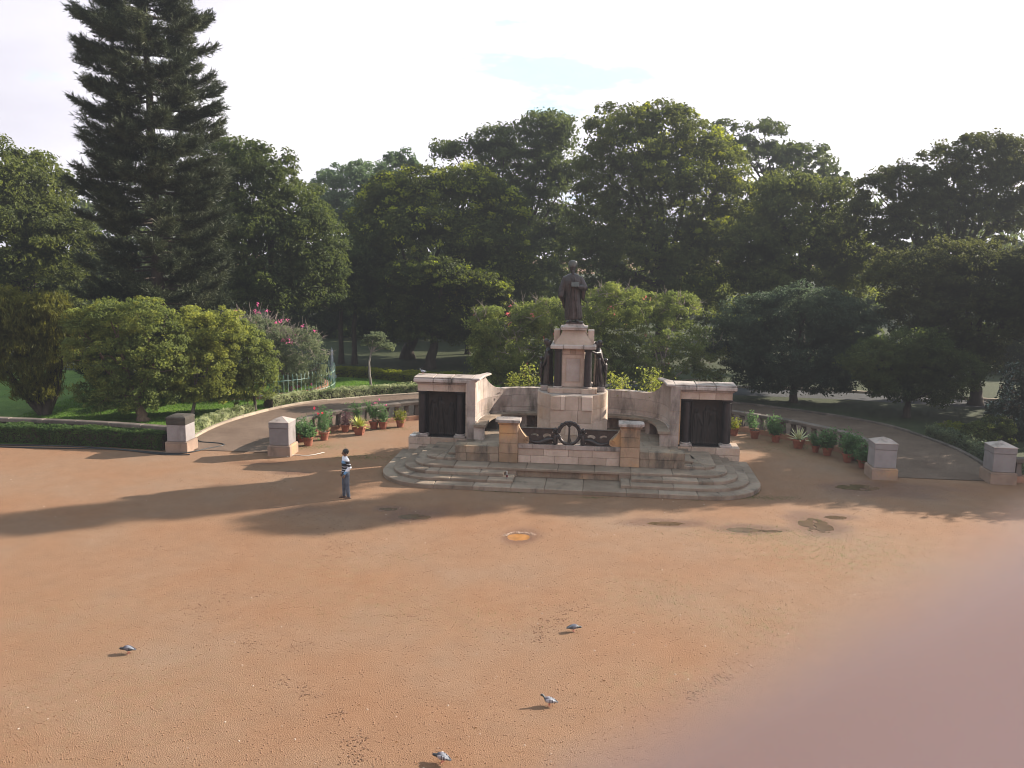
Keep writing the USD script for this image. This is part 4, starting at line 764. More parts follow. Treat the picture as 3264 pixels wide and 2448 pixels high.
plain_tree('shade_tree', 'rounded tree outside the right of the frame beside the shaded gate', 'tree', (27.4, 35.6, 0), [(0, 0, 5.6, 2.5, 2.3, 2.4), (.5, .6, 7.4, 2.0, 2.0, 1.6), (-.5, -.6, 3.6, 2.2, 2.1, 1.9), (.3, -.9, 6.4, 1.9, 1.7, 1.5)], 19000, 0.24, 0.5, 'leaf_mid', 0.24, 66, inner=0.35)
plain_tree('shade_tree', 'broad low tree outside the right of the frame behind the shaded gate', 'tree', (29.8, 42.8, 0), [(0, 0, 6.2, 3.0, 2.8, 3.0), (-.6, -.9, 4.2, 2.5, 2.3, 2.2), (.8, 1.2, 8.4, 2.4, 2.4, 1.8)], 20000, 0.28, 0.6, 'leaf_mid', 0.3, 63, inner=0.35)
plain_tree('shade_tree', 'large tree outside the right of the frame beside the road', 'tree', (34, 49.5, 0), [(0, 0, 7, 4.0, 3.8, 4.0), (-2, -1.6, 6.2, 3.0, 2.8, 2.8), (2, 2, 10.2, 3.2, 3.0, 2.6)], 22000, 0.32, 0.7, 'leaf_mid', 0.4, 67, inner=0.35)

# juniper-like golden conifer, sunlit bushes, pink flowering shrub: left lawn
def plume_bush(name, label, Y, trunk_px, lobes_px, n, mat, seed):
    rg = np.random.default_rng(seed); k = px_size(Y); base = np.array([at(trunk_px, 700, Y)[0], Y, 0.0]); lob = [[*(at(l[0], l[1], Y + (l[4] if len(l) > 4 else 0)) - base), l[2] * k, l[2] * k * .9, l[3] * k] for l in lobes_px]
    t = thing(name, label, 'conifer', base); st = []
    for L in lob:
        e = np.array(L[:3]) + [0, 0, L[5] * .3]; q = np.linspace(0, 1, 7)[:, None]; m = e * [.75, .75, .4]; st.append(tube((1 - q) ** 2 * np.array([0, 0, -.1]) + 2 * q * (1 - q) * m + q ** 2 * e, .17 * (1.1 - q[:, 0]), 7))
        st.append(tube(np.array([[.1, 0, -.1], m * .8 + [.1, .1, 0], e + [.3, -.2, -.3]]), [.12, .08, .03], 6))
    part(t, 'stems', cat3(st), 'bark_dark', smooth=True)
    P, N = crown_points(rg, lob, n, .42, 22, .2); C = np.array(lob)[:, :3].mean(0)
    T = unit((P - [0, 0, .5]) * [.55, .55, 1] + np.array([0, 0, 1.2])) ; N = unit(N + rg.normal(size=N.shape) * .4)
    quads(numbered(t, 'crown'), leafquads(P, N, .26, rg, .22, .05, T), mat); return t
plume_bush('golden_conifer', 'feathery golden green conifer bush on many stems at the left edge of the lawn', 40.8, 82, [(25, 700, 62, 72), (112, 690, 50, 58), (60, 780, 74, 76), (130, 755, 36, 66), (80, 840, 44, 34), (-40, 690, 50, 60), (20, 660, 40, 34)], 30000, 'leaf_juniper', 71)
tree('shrub_tree', 'sunlit spreading shrub with yellowish leaves left of the stone pier, on a stout trunk', 'shrub', 39.8, 300, [(232, 690, 52, 42), (320, 688, 54, 42), (180, 750, 44, 56), (262, 780, 74, 66), (345, 760, 66, 76), (205, 845, 46, 34), (312, 850, 62, 36), (168, 700, 26, 30), (255, 860, 60, 30)], 33000, .135, .34, 'leaf_shrub', 'bark_brown', r0=.28, seed=72, up=.3, low=-.9, flush_or_lit=('leaf_pale', 9000, (-.2, -.6, .5)))  # pale leaves toward the front stand in for sunlight
tree('shrub_tree', 'sunlit light green shrub on slim forked stems directly behind the left stone pier', 'shrub', 41.4, 405, [(420, 712, 56, 48), (485, 715, 46, 48), (430, 790, 76, 66), (385, 830, 44, 36), (472, 842, 46, 30), (430, 845, 50, 28)], 25000, .13, .32, 'leaf_pale', 'bark_grey', r0=.10, seed=73, up=.35, low=-.9)
tree('shrub_tree', 'grey green sunlit shrub at the right end of the row beside the iron railing', 'shrub', 42.6, 545, [(540, 765, 46, 58), (562, 815, 36, 46), (512, 720, 30, 34), (520, 840, 34, 34), (578, 780, 24, 36)], 17000, .13, .3, 'leaf_shrub', 'bark_dark', r0=.10, seed=74, up=.35, low=-.9)
def twigs(rg, centre, R, n, L, thick=.016):
    out, tips = [], []
    for _ in range(n):
        d = unit(rg.normal(size=3) * [1, 1, .4] + [0, 0, .55]); s = centre + d * R * .7; b = unit(d + rg.normal(size=3) * .5); e1 = s + b * L * .5; b2 = unit(b + rg.normal(size=3) * .45 + [0, 0, .35]); e2 = e1 + b2 * L * .6
        out.append(tube(np.array([s, e1, e2]), [thick, thick * .7, thick * .3], 4)); tips.append(e2)
        for _ in range(2):
            e3 = e1 + unit(b + rg.normal(size=3) * .7) * L * .45; out.append(tube(np.array([e1, (e1 + e3) / 2 + rg.normal(size=3) * .04, e3]), [thick * .6, thick * .45, thick * .2], 4)); tips.append(e3)
    return cat3(out), np.array(tips)
def flowering(name, label, Y, trunk_px, lobes_px, n, leaf, mat, petal, seed, ntw, nfl, tw_lobes, r0=.12, tl=1.1, cat='flowering tree'):
    t, lob, rg = tree(name, label, cat, Y, trunk_px, lobes_px, n, leaf, .40, mat, 'bark_twig', r0=r0, seed=seed, up=.25, low=-.9, inner=.18)
    tw, tips = [], []
    for k in tw_lobes:
        a, b = twigs(rg, np.array(lob[k][:3]), np.array(lob[k][3:6]), ntw, tl); tw.append(a); tips.append(b)
    part(t, 'bare_twigs', cat3(tw), 'bark_twig', kind='stuff'); tips = np.concatenate(tips); P, N = crown_points(rg, lob, nfl, .2, 4, 0)
    c = np.vstack([tips[rg.choice(len(tips), min(len(tips), int(nfl * .6)), False)], P[:int(nfl * .5)] + N[:int(nfl * .5)] * .1]); c = np.repeat(c, 9, 0) + rg.normal(size=(len(c) * 9, 3)) * .055
    quads(numbered(t, 'blossom'), leafquads(c, rg.normal(size=c.shape), .085, rg, .8), petal); return t
flowering('pink_shrub', 'shrub with arching bare twigs and pink blossom inside the round iron railing', 47.5, 625, [(600, 745, 46, 36), (655, 765, 42, 54), (570, 725, 50, 32), (625, 812, 56, 38), (688, 795, 20, 40), (545, 705, 34, 20)], 17000, .12, 'leaf_grey', 'petal_pink', 75, 26, 34, (0, 1, 2, 5), cat='flowering shrub')
FW = [('flowering tree with salmon blossom peeping over the left of the curved wall', 1090, [(1060, 700, 42, 36), (1100, 765, 56, 46), (1050, 795, 36, 36), (1140, 690, 36, 38), (1125, 825, 56, 28), (1040, 745, 26, 40)], 81), ('flowering tree with bare twigs directly behind the statue pedestal', 1230, [(1185, 680, 46, 36), (1285, 670, 50, 46), (1250, 755, 76, 56), (1185, 765, 46, 56), (1330, 640, 30, 24), (1310, 780, 60, 60)], 82), ('widest flowering tree with pink flecks right of the statue above the curved wall', 1440, [(1380, 662, 62, 34), (1465, 668, 46, 34), (1430, 740, 96, 56), (1530, 765, 42, 48), (1380, 805, 76, 36), (1505, 822, 56, 30), (1340, 720, 50, 50)], 83)]
for lab, tp, lb, sd in FW: flowering('flowering_tree', lab, 47, tp, lb, 24000, .14, 'leaf_shrub', 'petal_salmon', sd, 16, 9, (0, 1, 3, 4), tl=.9)
# leaning sapling on the lawn
rg = np.random.default_rng(91); sb = at(801, 700, 49.6); t = thing('sapling', 'slim leaning sapling with a small windswept crown on the lawn behind the white edged hedge', 'young tree', (sb[0], 49.6, 0))
k = px_size(49.6); part(t, 'trunk', tube(np.array([[0, 0, -.1], [-.12, 0, .9], [-.14, 0, 1.6], [.0, 0, 2.2], [.25, 0, 2.6]]), [.085, .07, .06, .05, .03], 8), 'bark_grey', smooth=True)
lb = [(.12, 0, 3.0, .55, .5, .38), (.55, .1, 2.75, .55, .45, .32), (.95, 0, 2.5, .45, .4, .28), (-.25, 0, 2.75, .35, .35, .25), (.45, 0, 3.15, .4, .4, .25)]
part(t, 'limbs', cat3([tube(np.array([[0, 0, 2.2], np.array(l[:3]) * .6 + [0, 0, .9], l[:3]]), [.035, .025, .012], 5) for l in lb]), 'bark_grey')
P_, N_ = crown_points(rg, lb, 2600, .16, 20); quads(numbered(t, 'crown'), leafquads(P_, N_, .12, rg, .45, T=np.tile([1., 0, -.3], (len(P_), 1))), 'leaf_grey')
# shoots peeping over the curved wall
for k_, (u, v, h, s_) in enumerate([(-2.72, 5.85, 2.95, .16), (-2.05, 5.9, 3.4, .22), (-1.30, 5.95, 2.98, .16), (-.98, 5.9, 2.8, .14), (2.05, 5.9, 2.95, .26), (1.55, 6.0, 3.1, .3), (3.25, 5.3, 3.5, .3), (3.55, 5.6, 3.0, .2), (-1.5, 6.0, 2.75, .12)]):
    rg = np.random.default_rng(100 + k_); t = thing('leafy_shoot', ['short leafy shoot furthest left above the curved wall, beside its swoop', 'tallest leafy shoot above the left half of the curved wall', 'thin leafy shoot above the left wall nearer the pedestal', 'lowest leafy shoot touching the pedestal foot on its left', 'leafy shoot close to the pedestal on its right above the wall', 'bushy shoot just right of the bronze figures above the wall', 'tall bushy shoot above the right half of the curved wall, near its swoop', 'short shoot against the right swoop of the curved wall', 'tiny shoot between two taller ones above the left wall'][k_], 'young plant', mloc(u, v))
    st = np.array([[0, 0, 0], [.05, 0, h * .4], [-.03, 0, h * .75], [.02, 0, h - .1]]) + rg.normal(size=(4, 3)) * [.04, .04, 0]; part(t, 'stem', tube(st, [.025, .02, .016, .008], 5), 'bark_twig')
    zz = rg.uniform(.45, 1.0, 260) ** .6 * h; P_ = np.stack([np.interp(zz, st[:, 2], st[:, 0]), np.interp(zz, st[:, 2], st[:, 1]), zz], 1) + rg.normal(size=(260, 3)) * [s_, s_, .06]
    quads(numbered(t, 'leaves'), leafquads(P_, rg.normal(size=P_.shape) + [0, -.3, .8], .12, rg, .6), 'leaf_pale')

# hedges
def hedge(name, label, line, w, h, n, leaf, mat, seed, cat='hedge', rough=.16):
    rg = np.random.default_rng(seed); t = thing(name, label, cat); line = np.asarray(line, float); s = np.r_[0, np.cumsum(np.linalg.norm(np.diff(line, axis=0), axis=1))]
    u = rg.uniform(0, s[-1], n); c = np.stack([np.interp(u, s, line[:, 0]), np.interp(u, s, line[:, 1])], 1); tg_ = np.gradient(line, axis=0); tg_ = unit(tg_); nn = np.stack([-tg_[:, 1], tg_[:, 0]], 1)
    nr = np.stack([np.interp(u, s, nn[:, 0]), np.interp(u, s, nn[:, 1])], 1); q = rg.uniform(-1, 1, n); zf = rg.uniform(0, 1, n); top = rg.random(n) < .45
    bump = meshkit.fbm(np.stack([u * 1.7, q * 2, np.full(n, seed)], 1), 3, seed); hh = h * (1 + rough * 2 * (bump - .5))
    z = np.where(top, hh * rg.uniform(.86, 1.04, n), zf * hh); q = np.where(top, q, np.sign(q) * rg.uniform(.8, 1.08, n))
    P = np.c_[c + nr * (q * w / 2)[:, None], z]; N = np.where(top[:, None], np.array([0, 0, 1.]), np.c_[nr * np.sign(q)[:, None], np.full(n, .4)]) + rg.normal(size=(n, 3)) * .5
    core = LineString(line).buffer(w * .36, cap_style=2)
    part(t, 'twiggy_core', cat3(prism(core.simplify(.02), 0.0, h * .80, .02)), 'bark_dark'); quads(numbered(t, 'leaves'), leafquads(P, N, leaf, rg, .6), mat); return t
hl = np.array([(-25.5, 35.4), (-21.5, 35.2), (-18, 34.92), (-14.3, 34.32)]); hedge('clipped_hedge', 'dark clipped hedge in front of the balustrade at the left', spline(hl, 30), .6, .76, 17000, .085, 'leaf_hedge', 111)
oc = out_c[::-1]; oo = np.array(LineString(oc).buffer(.42, cap_style=2, single_sided=False).exterior.coords)
def along(i0, i1, off):
    t_ = np.gradient(out_c, axis=0); t_ = unit(t_); n_ = np.stack([t_[:, 1], -t_[:, 0]], 1); c0 = np.array([MX, MY + 4]); sg = np.sign(np.sum((out_c - c0) * n_, 1))[:, None]; return (out_c + n_ * sg * off)[i0:i1]
hedge('variegated_hedge', 'white and green variegated hedge edging the sunlit path in front of the lawn', along(74, 101, .48), .72, .55, 13000, .10, 'leaf_variegated', 112, rough=.3)
hedge('variegated_hedge', 'short white and green variegated hedge beside the left gate pier along the path kerb', along(103, 120, .46), .66, .42, 8000, .10, 'leaf_variegated', 113, rough=.4)
hedge('lawn_hedge', 'low yellow green hedge along the back of the sunlit lawn', spline([(-11.4, 54.2), (-8.5, 53.4), (-6.4, 52.4), (-3.2, 52.6)], 20), .8, .62, 7000, .12, 'leaf_lime', 114, rough=.3)
hedge('border_shrubs', 'pale green low border plants along the shaded path beside the right gate pier', along(3, 18, .60), .9, .50, 9000, .11, 'leaf_grey', 115, rough=.8, cat='border planting')
# glossy shrubs at the right edge
tree('glossy_shrub', 'dark glossy leaved shrub glinting at the right edge behind the right gate pier', 'shrub', 38.2, 2188, [(2185, 850, 28, 62), (2168, 905, 38, 44), (2205, 930, 34, 50), (2220, 860, 30, 60)], 9000, .15, .3, 'gloss_leaf', 'bark_brown', r0=.09, seed=116, up=.3, low=-.9)
tree('low_shrub', 'low rounded green shrub left of the right gate pier, behind the border plants', 'shrub', 36.6, 2120, [(2110, 945, 40, 30), (2150, 935, 40, 36), (2080, 962, 26, 18)], 8000, .11, .25, 'leaf_mid', 'bark_brown', r0=.06, seed=117, up=.3, low=-.9)
tree('low_shrub', 'yellowish low shrub furthest along the shaded border planting', 'shrub', 39.2, 2062, [(2062, 932, 34, 20), (2030, 945, 26, 13)], 4500, .11, .25, 'leaf_croton', 'bark_brown', r0=.05, seed=118, up=.3, low=-.9)
# wiry grass on the lawn, weeds and litter
def blades(name, label, P, h, mat, seed, w=.012, cat='grass'):
    rg = np.random.default_rng(seed); n = len(P); d = unit(np.c_[rg.normal(size=(n, 2)) * .5, np.ones(n)]); hh = (h * rg.uniform(.5, 1.4, n))[:, None]; s = unit(np.c_[rg.normal(size=(n, 2)), np.zeros(n)]) * w
    p = numbered('/World', name); UsdGeom.Xform.Define(stage, p); quads(p + '/blades', np.stack([P - s, P + s, P + d * hh + s * .2, P + d * hh - s * .2], 1), mat); tag(stage.GetPrimAtPath(p), label, cat, None, 'stuff')
def inside(poly, n, rg):
    from shapely import contains_xy
    x0, y0, x1, y1 = poly.bounds; P = np.c_[rg.uniform(x0, x1, n * 3), rg.uniform(y0, y1, n * 3)]; return P[contains_xy(poly, P[:, 0], P[:, 1])][:n]
rg = np.random.default_rng(120)
g = inside(lp.intersection(Polygon([(-24, 35), (-3, 35), (-3, 53), (-24, 54)])), 60000, rg); blades('grass', 'short bright grass of the sunlit lawn behind the path', np.c_[g, np.full(len(g), .03)], .055, 'grass_blade', 121, .016)
w_ = []
for px, py, a, b, n in [(1800, 1190, 2.6, 1.8, 700), (1600, 1145, 1.1, .35, 70), (1765, 1125, 1.0, .7, 90), (1640, 1155, 2.2, .8, 500), (1420, 1290, 1.6, 1.3, 160), (1660, 1350, 1.6, 1.2, 160), (780, 988, 1.3, .5, 500), (690, 965, 1.2, .6, 500), (1720, 965, 2.0, 1.2, 900), (1000, 1335, 2.5, 1.0, 120), (870, 1200, 1.2, .7, 90), (830, 925, 1.5, .7, 500), (1650, 1075, 1.3, .3, 500), (1280, 1075, .7, .12, 160), (1850, 1050, 1.1, .4, 50), (700, 1320, 2.4, 1.4, 120)]:
    q = on_ground(px, py); w_.append(np.c_[q[0] + rg.normal(size=n) * a * .5, q[1] + rg.normal(size=n) * b * .5, np.full(n, -.012)])
for k_ in range(900):
    a = rg.uniform(0, 1); u = -7.02 + 14.04 * a; v = -2.16 - abs(rg.normal()) * .05
    if abs(u) > 4.9: v = 0 - 2.15 * math.sqrt(max(0, 1 - ((abs(u) - 4.9) / 2.12) ** 2)) - abs(rg.normal()) * .04
    if meshkit.noise(np.array([u * 1.1, 0, 0])) > .58: w_.append((mloc(u, v) - [0, 0, .012])[None])
w_ = np.vstack(w_); w_[:, 2] = grz(w_) - .004
blades('weeds', 'sparse green weeds in the damp earth and along the foot of the steps', w_, .028, 'weed', 122, .009, 'weeds')
n = 700; P_ = np.c_[rg.uniform(-14, 16, n), rg.uniform(11, 42, n), np.zeros(n)]; P_[:, 2] = grz(P_) + .010; p = numbered('/World', 'leaf_litter'); UsdGeom.Xform.Define(stage, p)
quads(p + '/leaves', leafquads(P_, rg.normal(size=(n, 3)) * .3 + [0, 0, 1], .045, rg, .5), 'dry_leaf'); tag(stage.GetPrimAtPath(p), 'scattered dry leaf bits on the red earth', 'leaf litter', None, 'stuff')
# loose grit
n = 34000; protos = '/World/grit/pebbles'; UsdGeom.Xform.Define(stage, '/World/grit'); plain('grit_look', (.20, .11, .065), .9, var=.6, scale=.9); plain('pale_grit_look', (.45, .36, .29), .8, var=.2)
pin = UsdGeom.PointInstancer.Define(stage, protos); k3 = []
for q in range(3):
    m = trimesh.creation.icosphere(1, 1.0); m.vertices *= 1 + .35 * (meshkit.noise(m.vertices * 2.1 + q * 9)[:, None] - .5); m.vertices[:, 2] *= .6
    pr_ = protos + f'/pebble_{q:03d}' if q else protos + '/pebble'; usdkit.mesh(stage, pr_, m, '/World/Looks/' + ('pale_grit_look' if q == 2 else 'grit_look'), smooth=True); k3.append(Sdf.Path(pr_))
pin.CreatePrototypesRel().SetTargets(k3); yy = 11 + 19 * rg.random(n) ** 1.6; xx_ = rg.uniform(-1, 1, n) * (yy * .64 + 1.0)
pin.CreatePositionsAttr(Vt.Vec3fArray.FromNumpy(np.c_[xx_, yy, grz(np.c_[xx_, yy]) + .001].astype(np.float32))); pin.CreateProtoIndicesAttr(Vt.IntArray.FromNumpy(rg.choice(3, n, p=[.5, .475, .025]).astype(np.int32)))
sc_ = (.006 + .014 * rg.random(n) ** 3)[:, None] * np.ones(3); pin.CreateScalesAttr(Vt.Vec3fArray.FromNumpy(sc_.astype(np.float32)))
tag(stage.GetPrimAtPath('/World/grit'), 'loose grit and small clods on the red earth', 'grit', None, 'stuff')

# ------------------------------------------------------------------ gate piers and balustrades
def gate_pier(label, x, y, mossy=False):
    t = thing('gate_pier', label, 'gate pier', (x, y, 0), MYAW); m = 'mossy_black' if mossy else 'pier_stone'
    part(t, 'foot', cbox(-.475, .475, -.475, .475, -.05, .40, .015), 'pier_foot_stone'); part(t, 'foot_moulding', sq([(.475, .402), (.46, .43), (.425, .455)], 0), 'pier_foot_stone')
    part(t, 'body', cbox(-.405, .405, -.405, .405, .456, 1.15, .015), 'pier_stone'); part(t, 'band', cbox(-.418, .418, -.418, .418, 1.153, 1.38, .015), m)
    if mossy: part(t, 'worn_cap', sq([(.425, 1.382), (.42, 1.45), (.36, 1.49), (.20, 1.53), (.06, 1.54)], 0), 'mossy_black')
    else: part(t, 'pyramid_cap', sq([(.425, 1.382), (.425, 1.40), (.02, 1.575), (.004, 1.58)], 0), 'cap_stone')
    return t
stone('mossy_black', (.018, .015, .012), (.05, .042, .035), amount=.9)
gate_pier('weathered gate pier with a black mossy top at the end of the left hedge', -13.63, 34.16, True)
gate_pier('pale gate pier with a pyramid cap between the sunlit path and the potted plants', -9.33, 33.75)
gate_pier('shaded gate pier with a pyramid cap at the near end of the right balustrade', 14.125, 31.42)
gate_pier('shaded gate pier furthest right, in front of the border plants', 18.37, 31.02)
def balustrade(name, label, line, mat, step=1.55, sp=.52, base=True, phase=0.0):
    t = thing(name, label, 'balustrade'); line = np.asarray(line, float); s = np.r_[0, np.cumsum(np.linalg.norm(np.diff(line, axis=0), axis=1))]; g = np.random.default_rng(7)
    pos = lambda a: np.array([np.interp(a, s, line[:, 0]), np.interp(a, s, line[:, 1])])
    for a in np.arange(0, s[-1] - .1, step):
        q = LineString([pos(x) for x in np.linspace(a + .005, min(a + step, s[-1]) - .005, 4)])
        part(t, 'rail_stone', cat3(prism(q.buffer(.165, cap_style=2), .775, .925 + g.uniform(-.004, .004), .03)), mat)
        if base: part(t, 'base_stone', cat3(prism(q.buffer(.15, cap_style=2), -.05, .235, .015)), 'red_plinth')
    for a in np.arange(.3 + phase, s[-1] - .15, sp):
        p = pos(a); d = pos(a + .05) - pos(a - .05); part(t, 'baluster', at_pose(sq([(.095, .2), (.11, .26), (.105, .36), (.075, .70), (.10, .735), (.105, .774)], 0), (p[0], p[1], 0), math.atan2(d[1], d[0])), 'mossy_shaded_stone' if g.random() < .4 else mat)
    return t
n_ = 121; lft = inn_c[::-1] if inn_c[0, 0] < inn_c[-1, 0] else inn_c
balustrade('balustrade', 'curved stone balustrade behind the pots on the left, from the pale pier to the memorial', (inn_c[::-1] if inn_c[-1, 0] < 0 else inn_c)[2:52], 'mossy_shaded_stone')
balustrade('balustrade', 'curved stone balustrade behind the pots on the right, running to the shaded pier', (inn_c if inn_c[0, 0] > 0 else inn_c[::-1])[2:52], 'mossy_shaded_stone')
balustrade('balustrade', 'weathered balustrade behind the dark clipped hedge at the left', spline([(-14.0, 34.45), (-16.2, 35.02), (-18.3, 35.42), (-22, 35.85), (-26, 36.1)], 40), 'mossy_shaded_stone')
balustrade('balustrade', 'dark balustrade running out of the frame from the furthest right pier', spline([(18.8, 31.05), (21, 30.9), (24, 30.6)], 12), 'mossy_shaded_stone')

# ------------------------------------------------------------------ potted plants
look('terracotta', {'g': ('geometry', {}), 'n': ('noise_texture', {'scale': 5.0, 'detail': 6.0}), 'r': ('rgb_ramp', {'ramp': [(.3, (.14, .042, .023)), (.6, (.22, .073, .04)), (.8, (.30, .14, .09))]}), 'p': ('principled_bsdf', {'roughness': .8})}, [('g.position', 'n.vector'), ('n.fac', 'r.fac'), ('r.color', 'p.base_color')])
plain('soil', (.07, .045, .03), .95)
def pot_mesh(r=.20, h=.36): return lathe([(r * .62, 0), (r * .68, .01), (r * .95, h * .80), (r * 1.08, h * .81), (r * 1.10, h), (r * .98, h), (r * .93, h * .86), (r * .4, h * .85)], 20)
def potted(label, x, y, kind, seed, r=.21, h=.37, ph=.75, square=False, group=None):
    g = np.random.default_rng(seed); t = thing('potted_plant', label, 'potted plant', (x, y, .0), g.uniform(-.3, .3), group)
    if square:
        part(t, 'planter', sq([(.155, 0), (.235, .36), (.26, .365), (.265, .42), (.215, .42), (.20, .37)], 0), 'terracotta')
        dm = []
        for s_ in range(4):
            a = s_ * pi / 2; dm.append(at_pose(cat3([tube(np.array([(-.10, -.201, .2), (0, -.225, .31), (.10, -.201, .2)]), .010, 4), tube(np.array([(-.10, -.198, .2), (0, -.182, .09), (.10, -.198, .2)]), .010, 4)]), (0, 0, 0), a))
        part(t, 'diamond_relief', cat3(dm), 'terracotta'); r, h = .2, .42
    else: part(t, 'pot', pot_mesh(r, h), 'terracotta', smooth=40)
    part(t, 'soil', at_pose(lathe([(r * .9, 0), (r * .9, .02), (.02, .035)], 14), (0, 0, h * .86)), 'soil')
    if kind in ('agave', 'agave_pale'):
        for k in range(34):
            a = k * 2.39996; f = k / 33; el = .12 + 1.25 * f + g.normal() * .08; L = (.46 + .16 * math.sin(f * pi)) * g.uniform(.85, 1.1); d = np.array([math.cos(a) * math.cos(el), math.sin(a) * math.cos(el), math.sin(el)]); sd = np.array([-math.sin(a), math.cos(a), 0]); up_ = np.cross(d, sd) * -1
            q = np.linspace(0, 1, 6)[:, None]; c_ = np.array([0, 0, h * .9]) + d * L * q + np.array([0, 0, -1]) * (q ** 2) * L * .22 * (1 - f); w = np.array([.020, .034, .036, .028, .016, .002])[:, None]
            V = np.stack([c_ - sd * w + up_ * w * .45, c_ - up_ * .004, c_ + sd * w + up_ * w * .45], 1).reshape(-1, 3); F_ = []
            for i in range(5):
                for j in range(2): p_ = i * 3 + j; F_ += [[p_, p_ + 1, p_ + 4], [p_, p_ + 4, p_ + 3]]
            part(t, 'leaf_blade', trimesh.Trimesh(V, F_, process=False), 'leaf_agave' if kind == 'agave' else 'leaf_agave_pale', smooth=True)
        return t
    spec = {'bushy': (13, 1000, .12, 'leaf_pot', .34), 'leggy': (9, 480, .10, 'leaf_pot', .27), 'croton': (9, 480, .085, 'leaf_croton', .20), 'purple': (9, 420, .09, 'leaf_purple', .2), 'pink': (8, 520, .10, 'leaf_pot', .19), 'red': (9, 560, .09, 'leaf_pot', .2)}[kind]
    st, lv = [], []; ln_ = g.normal(size=2) * .16
    for k in range(spec[0]):
        a = g.uniform(0, 2 * pi); hh = ph * g.uniform(.35, 1.2); e = np.array([math.cos(a) * g.uniform(.05, spec[4] * 1.15), math.sin(a) * g.uniform(.05, spec[4] * 1.15), h * .86 + hh]); e[:2] += ln_ * hh; m = np.array([e[0] * .35, e[1] * .35, h * .86 + hh * .5]); s0 = np.array([g.normal() * .03, g.normal() * .03, h * .85])
        q = np.linspace(0, 1, 6)[:, None]; c_ = (1 - q) ** 2 * s0 + 2 * q * (1 - q) * m + q ** 2 * e; st.append(tube(c_, np.linspace(.011, .004, 6), 5)); n = spec[1] // spec[0]
        u = g.uniform(.15 if kind != 'leggy' else .45, 1.02, n) ** .8; lv.append(np.stack([np.interp(u, q[:, 0], c_[:, k2]) for k2 in range(3)], 1) + g.normal(size=(n, 3)) * [.11, .11, .07] * (1.1 if kind != 'leggy' else .8))
    part(t, 'stems', cat3(st), 'bark_twig'); P = np.vstack(lv); c0 = np.array([0, 0, h + ph * .3]); quads(numbered(t, 'leaves'), leafquads(P, unit(P - c0) * .6 + [0, 0, .55] + g.normal(size=P.shape) * .4, spec[2], g, .5), spec[3])
    if kind in ('pink', 'red'):
        k = 5 if kind == 'pink' else 3; c_ = P[np.argsort(-P[:, 2])[:60:60 // k]][:k] + [0, -.03, .05]; c_ = np.repeat(c_, 9, 0) + g.normal(size=(len(c_) * 9, 3)) * .022; quads(numbered(t, 'flowers'), leafquads(c_, g.normal(size=c_.shape), .055, g, .8), 'petal_red' if kind == 'red' else 'petal_pink')
    return t
for a in [('terracotta pot with a thin dark plant, half hidden behind the pale pier', -9.12, 35.95, 'leggy', 201, .21, .38, .75), ('terracotta pot with a bushy green plant, nearest the pale pier in the row', -8.66, 35.25, 'bushy', 202, .23, .40, .62), ('terracotta pot with a leafy plant and one red flower on a tall stem', -8.22, 36.35, 'red', 203, .22, .38, .85), ('shaded pot with a leggy plant against the balustrade, behind the red flowered one', -8.35, 37.15, 'leggy', 204, .21, .36, .9), ('pot with dull purple leaves in the shadow left of the square planter', -7.62, 38.0, 'purple', 205, .2, .36, .5), ('round pot with a tall leggy plant just left of the square planter', -7.22, 38.35, 'leggy', 206, .2, .36, .85), ('round pot with a tall straggly plant hidden behind the yellow agave', -6.42, 38.75, 'leggy', 208, .22, .38, .95), ('terracotta pot with pink flowers right of the square planter', -6.0, 38.75, 'pink', 209, .22, .37, .85), ('terracotta pot with yellow croton leaves nearest the left wing of the memorial', -5.25, 39.2, 'croton', 210, .22, .37, .45),
          ('pot with yellow croton leaves beside the right wing of the memorial', 10.3, 38.35, 'croton', 211, .22, .38, .48), ('shaded pot with a sparse plant, second from the right wing', 11.1, 37.8, 'leggy', 212, .22, .38, .8), ('shaded pot with a tall dark bush left of the pale agave', 11.85, 37.1, 'bushy', 213, .22, .36, .85), ('shaded pot with a broad leafy bush right of the pale agave', 13.3, 34.75, 'bushy', 215, .22, .36, .75), ('shaded pot with yellowish leaf tips, middle of the three near the right pier', 13.72, 33.65, 'bushy', 216, .21, .38, .80), ('small shaded pot squeezed between the two leafy bushes right of the pale agave', 13.0, 35.3, 'leggy', 218, .17, .30, .6), ('shaded pot pushed against the balustrade behind the yellowish leaf tips', 14.05, 34.0, 'leggy', 219, .19, .34, .8), ('shaded pot with a low spreading bush nearest the right pier', 14.0, 32.75, 'bushy', 217, .22, .34, .62)]:
    potted(*a)
potted('square terracotta planter with a spiky yellow striped agave', -6.86, 37.45, 'agave', 207, square=True)
potted('round shaded pot with a spiky cream striped agave on the right', 12.5, 36.0, 'agave_pale', 214, .27, .42)

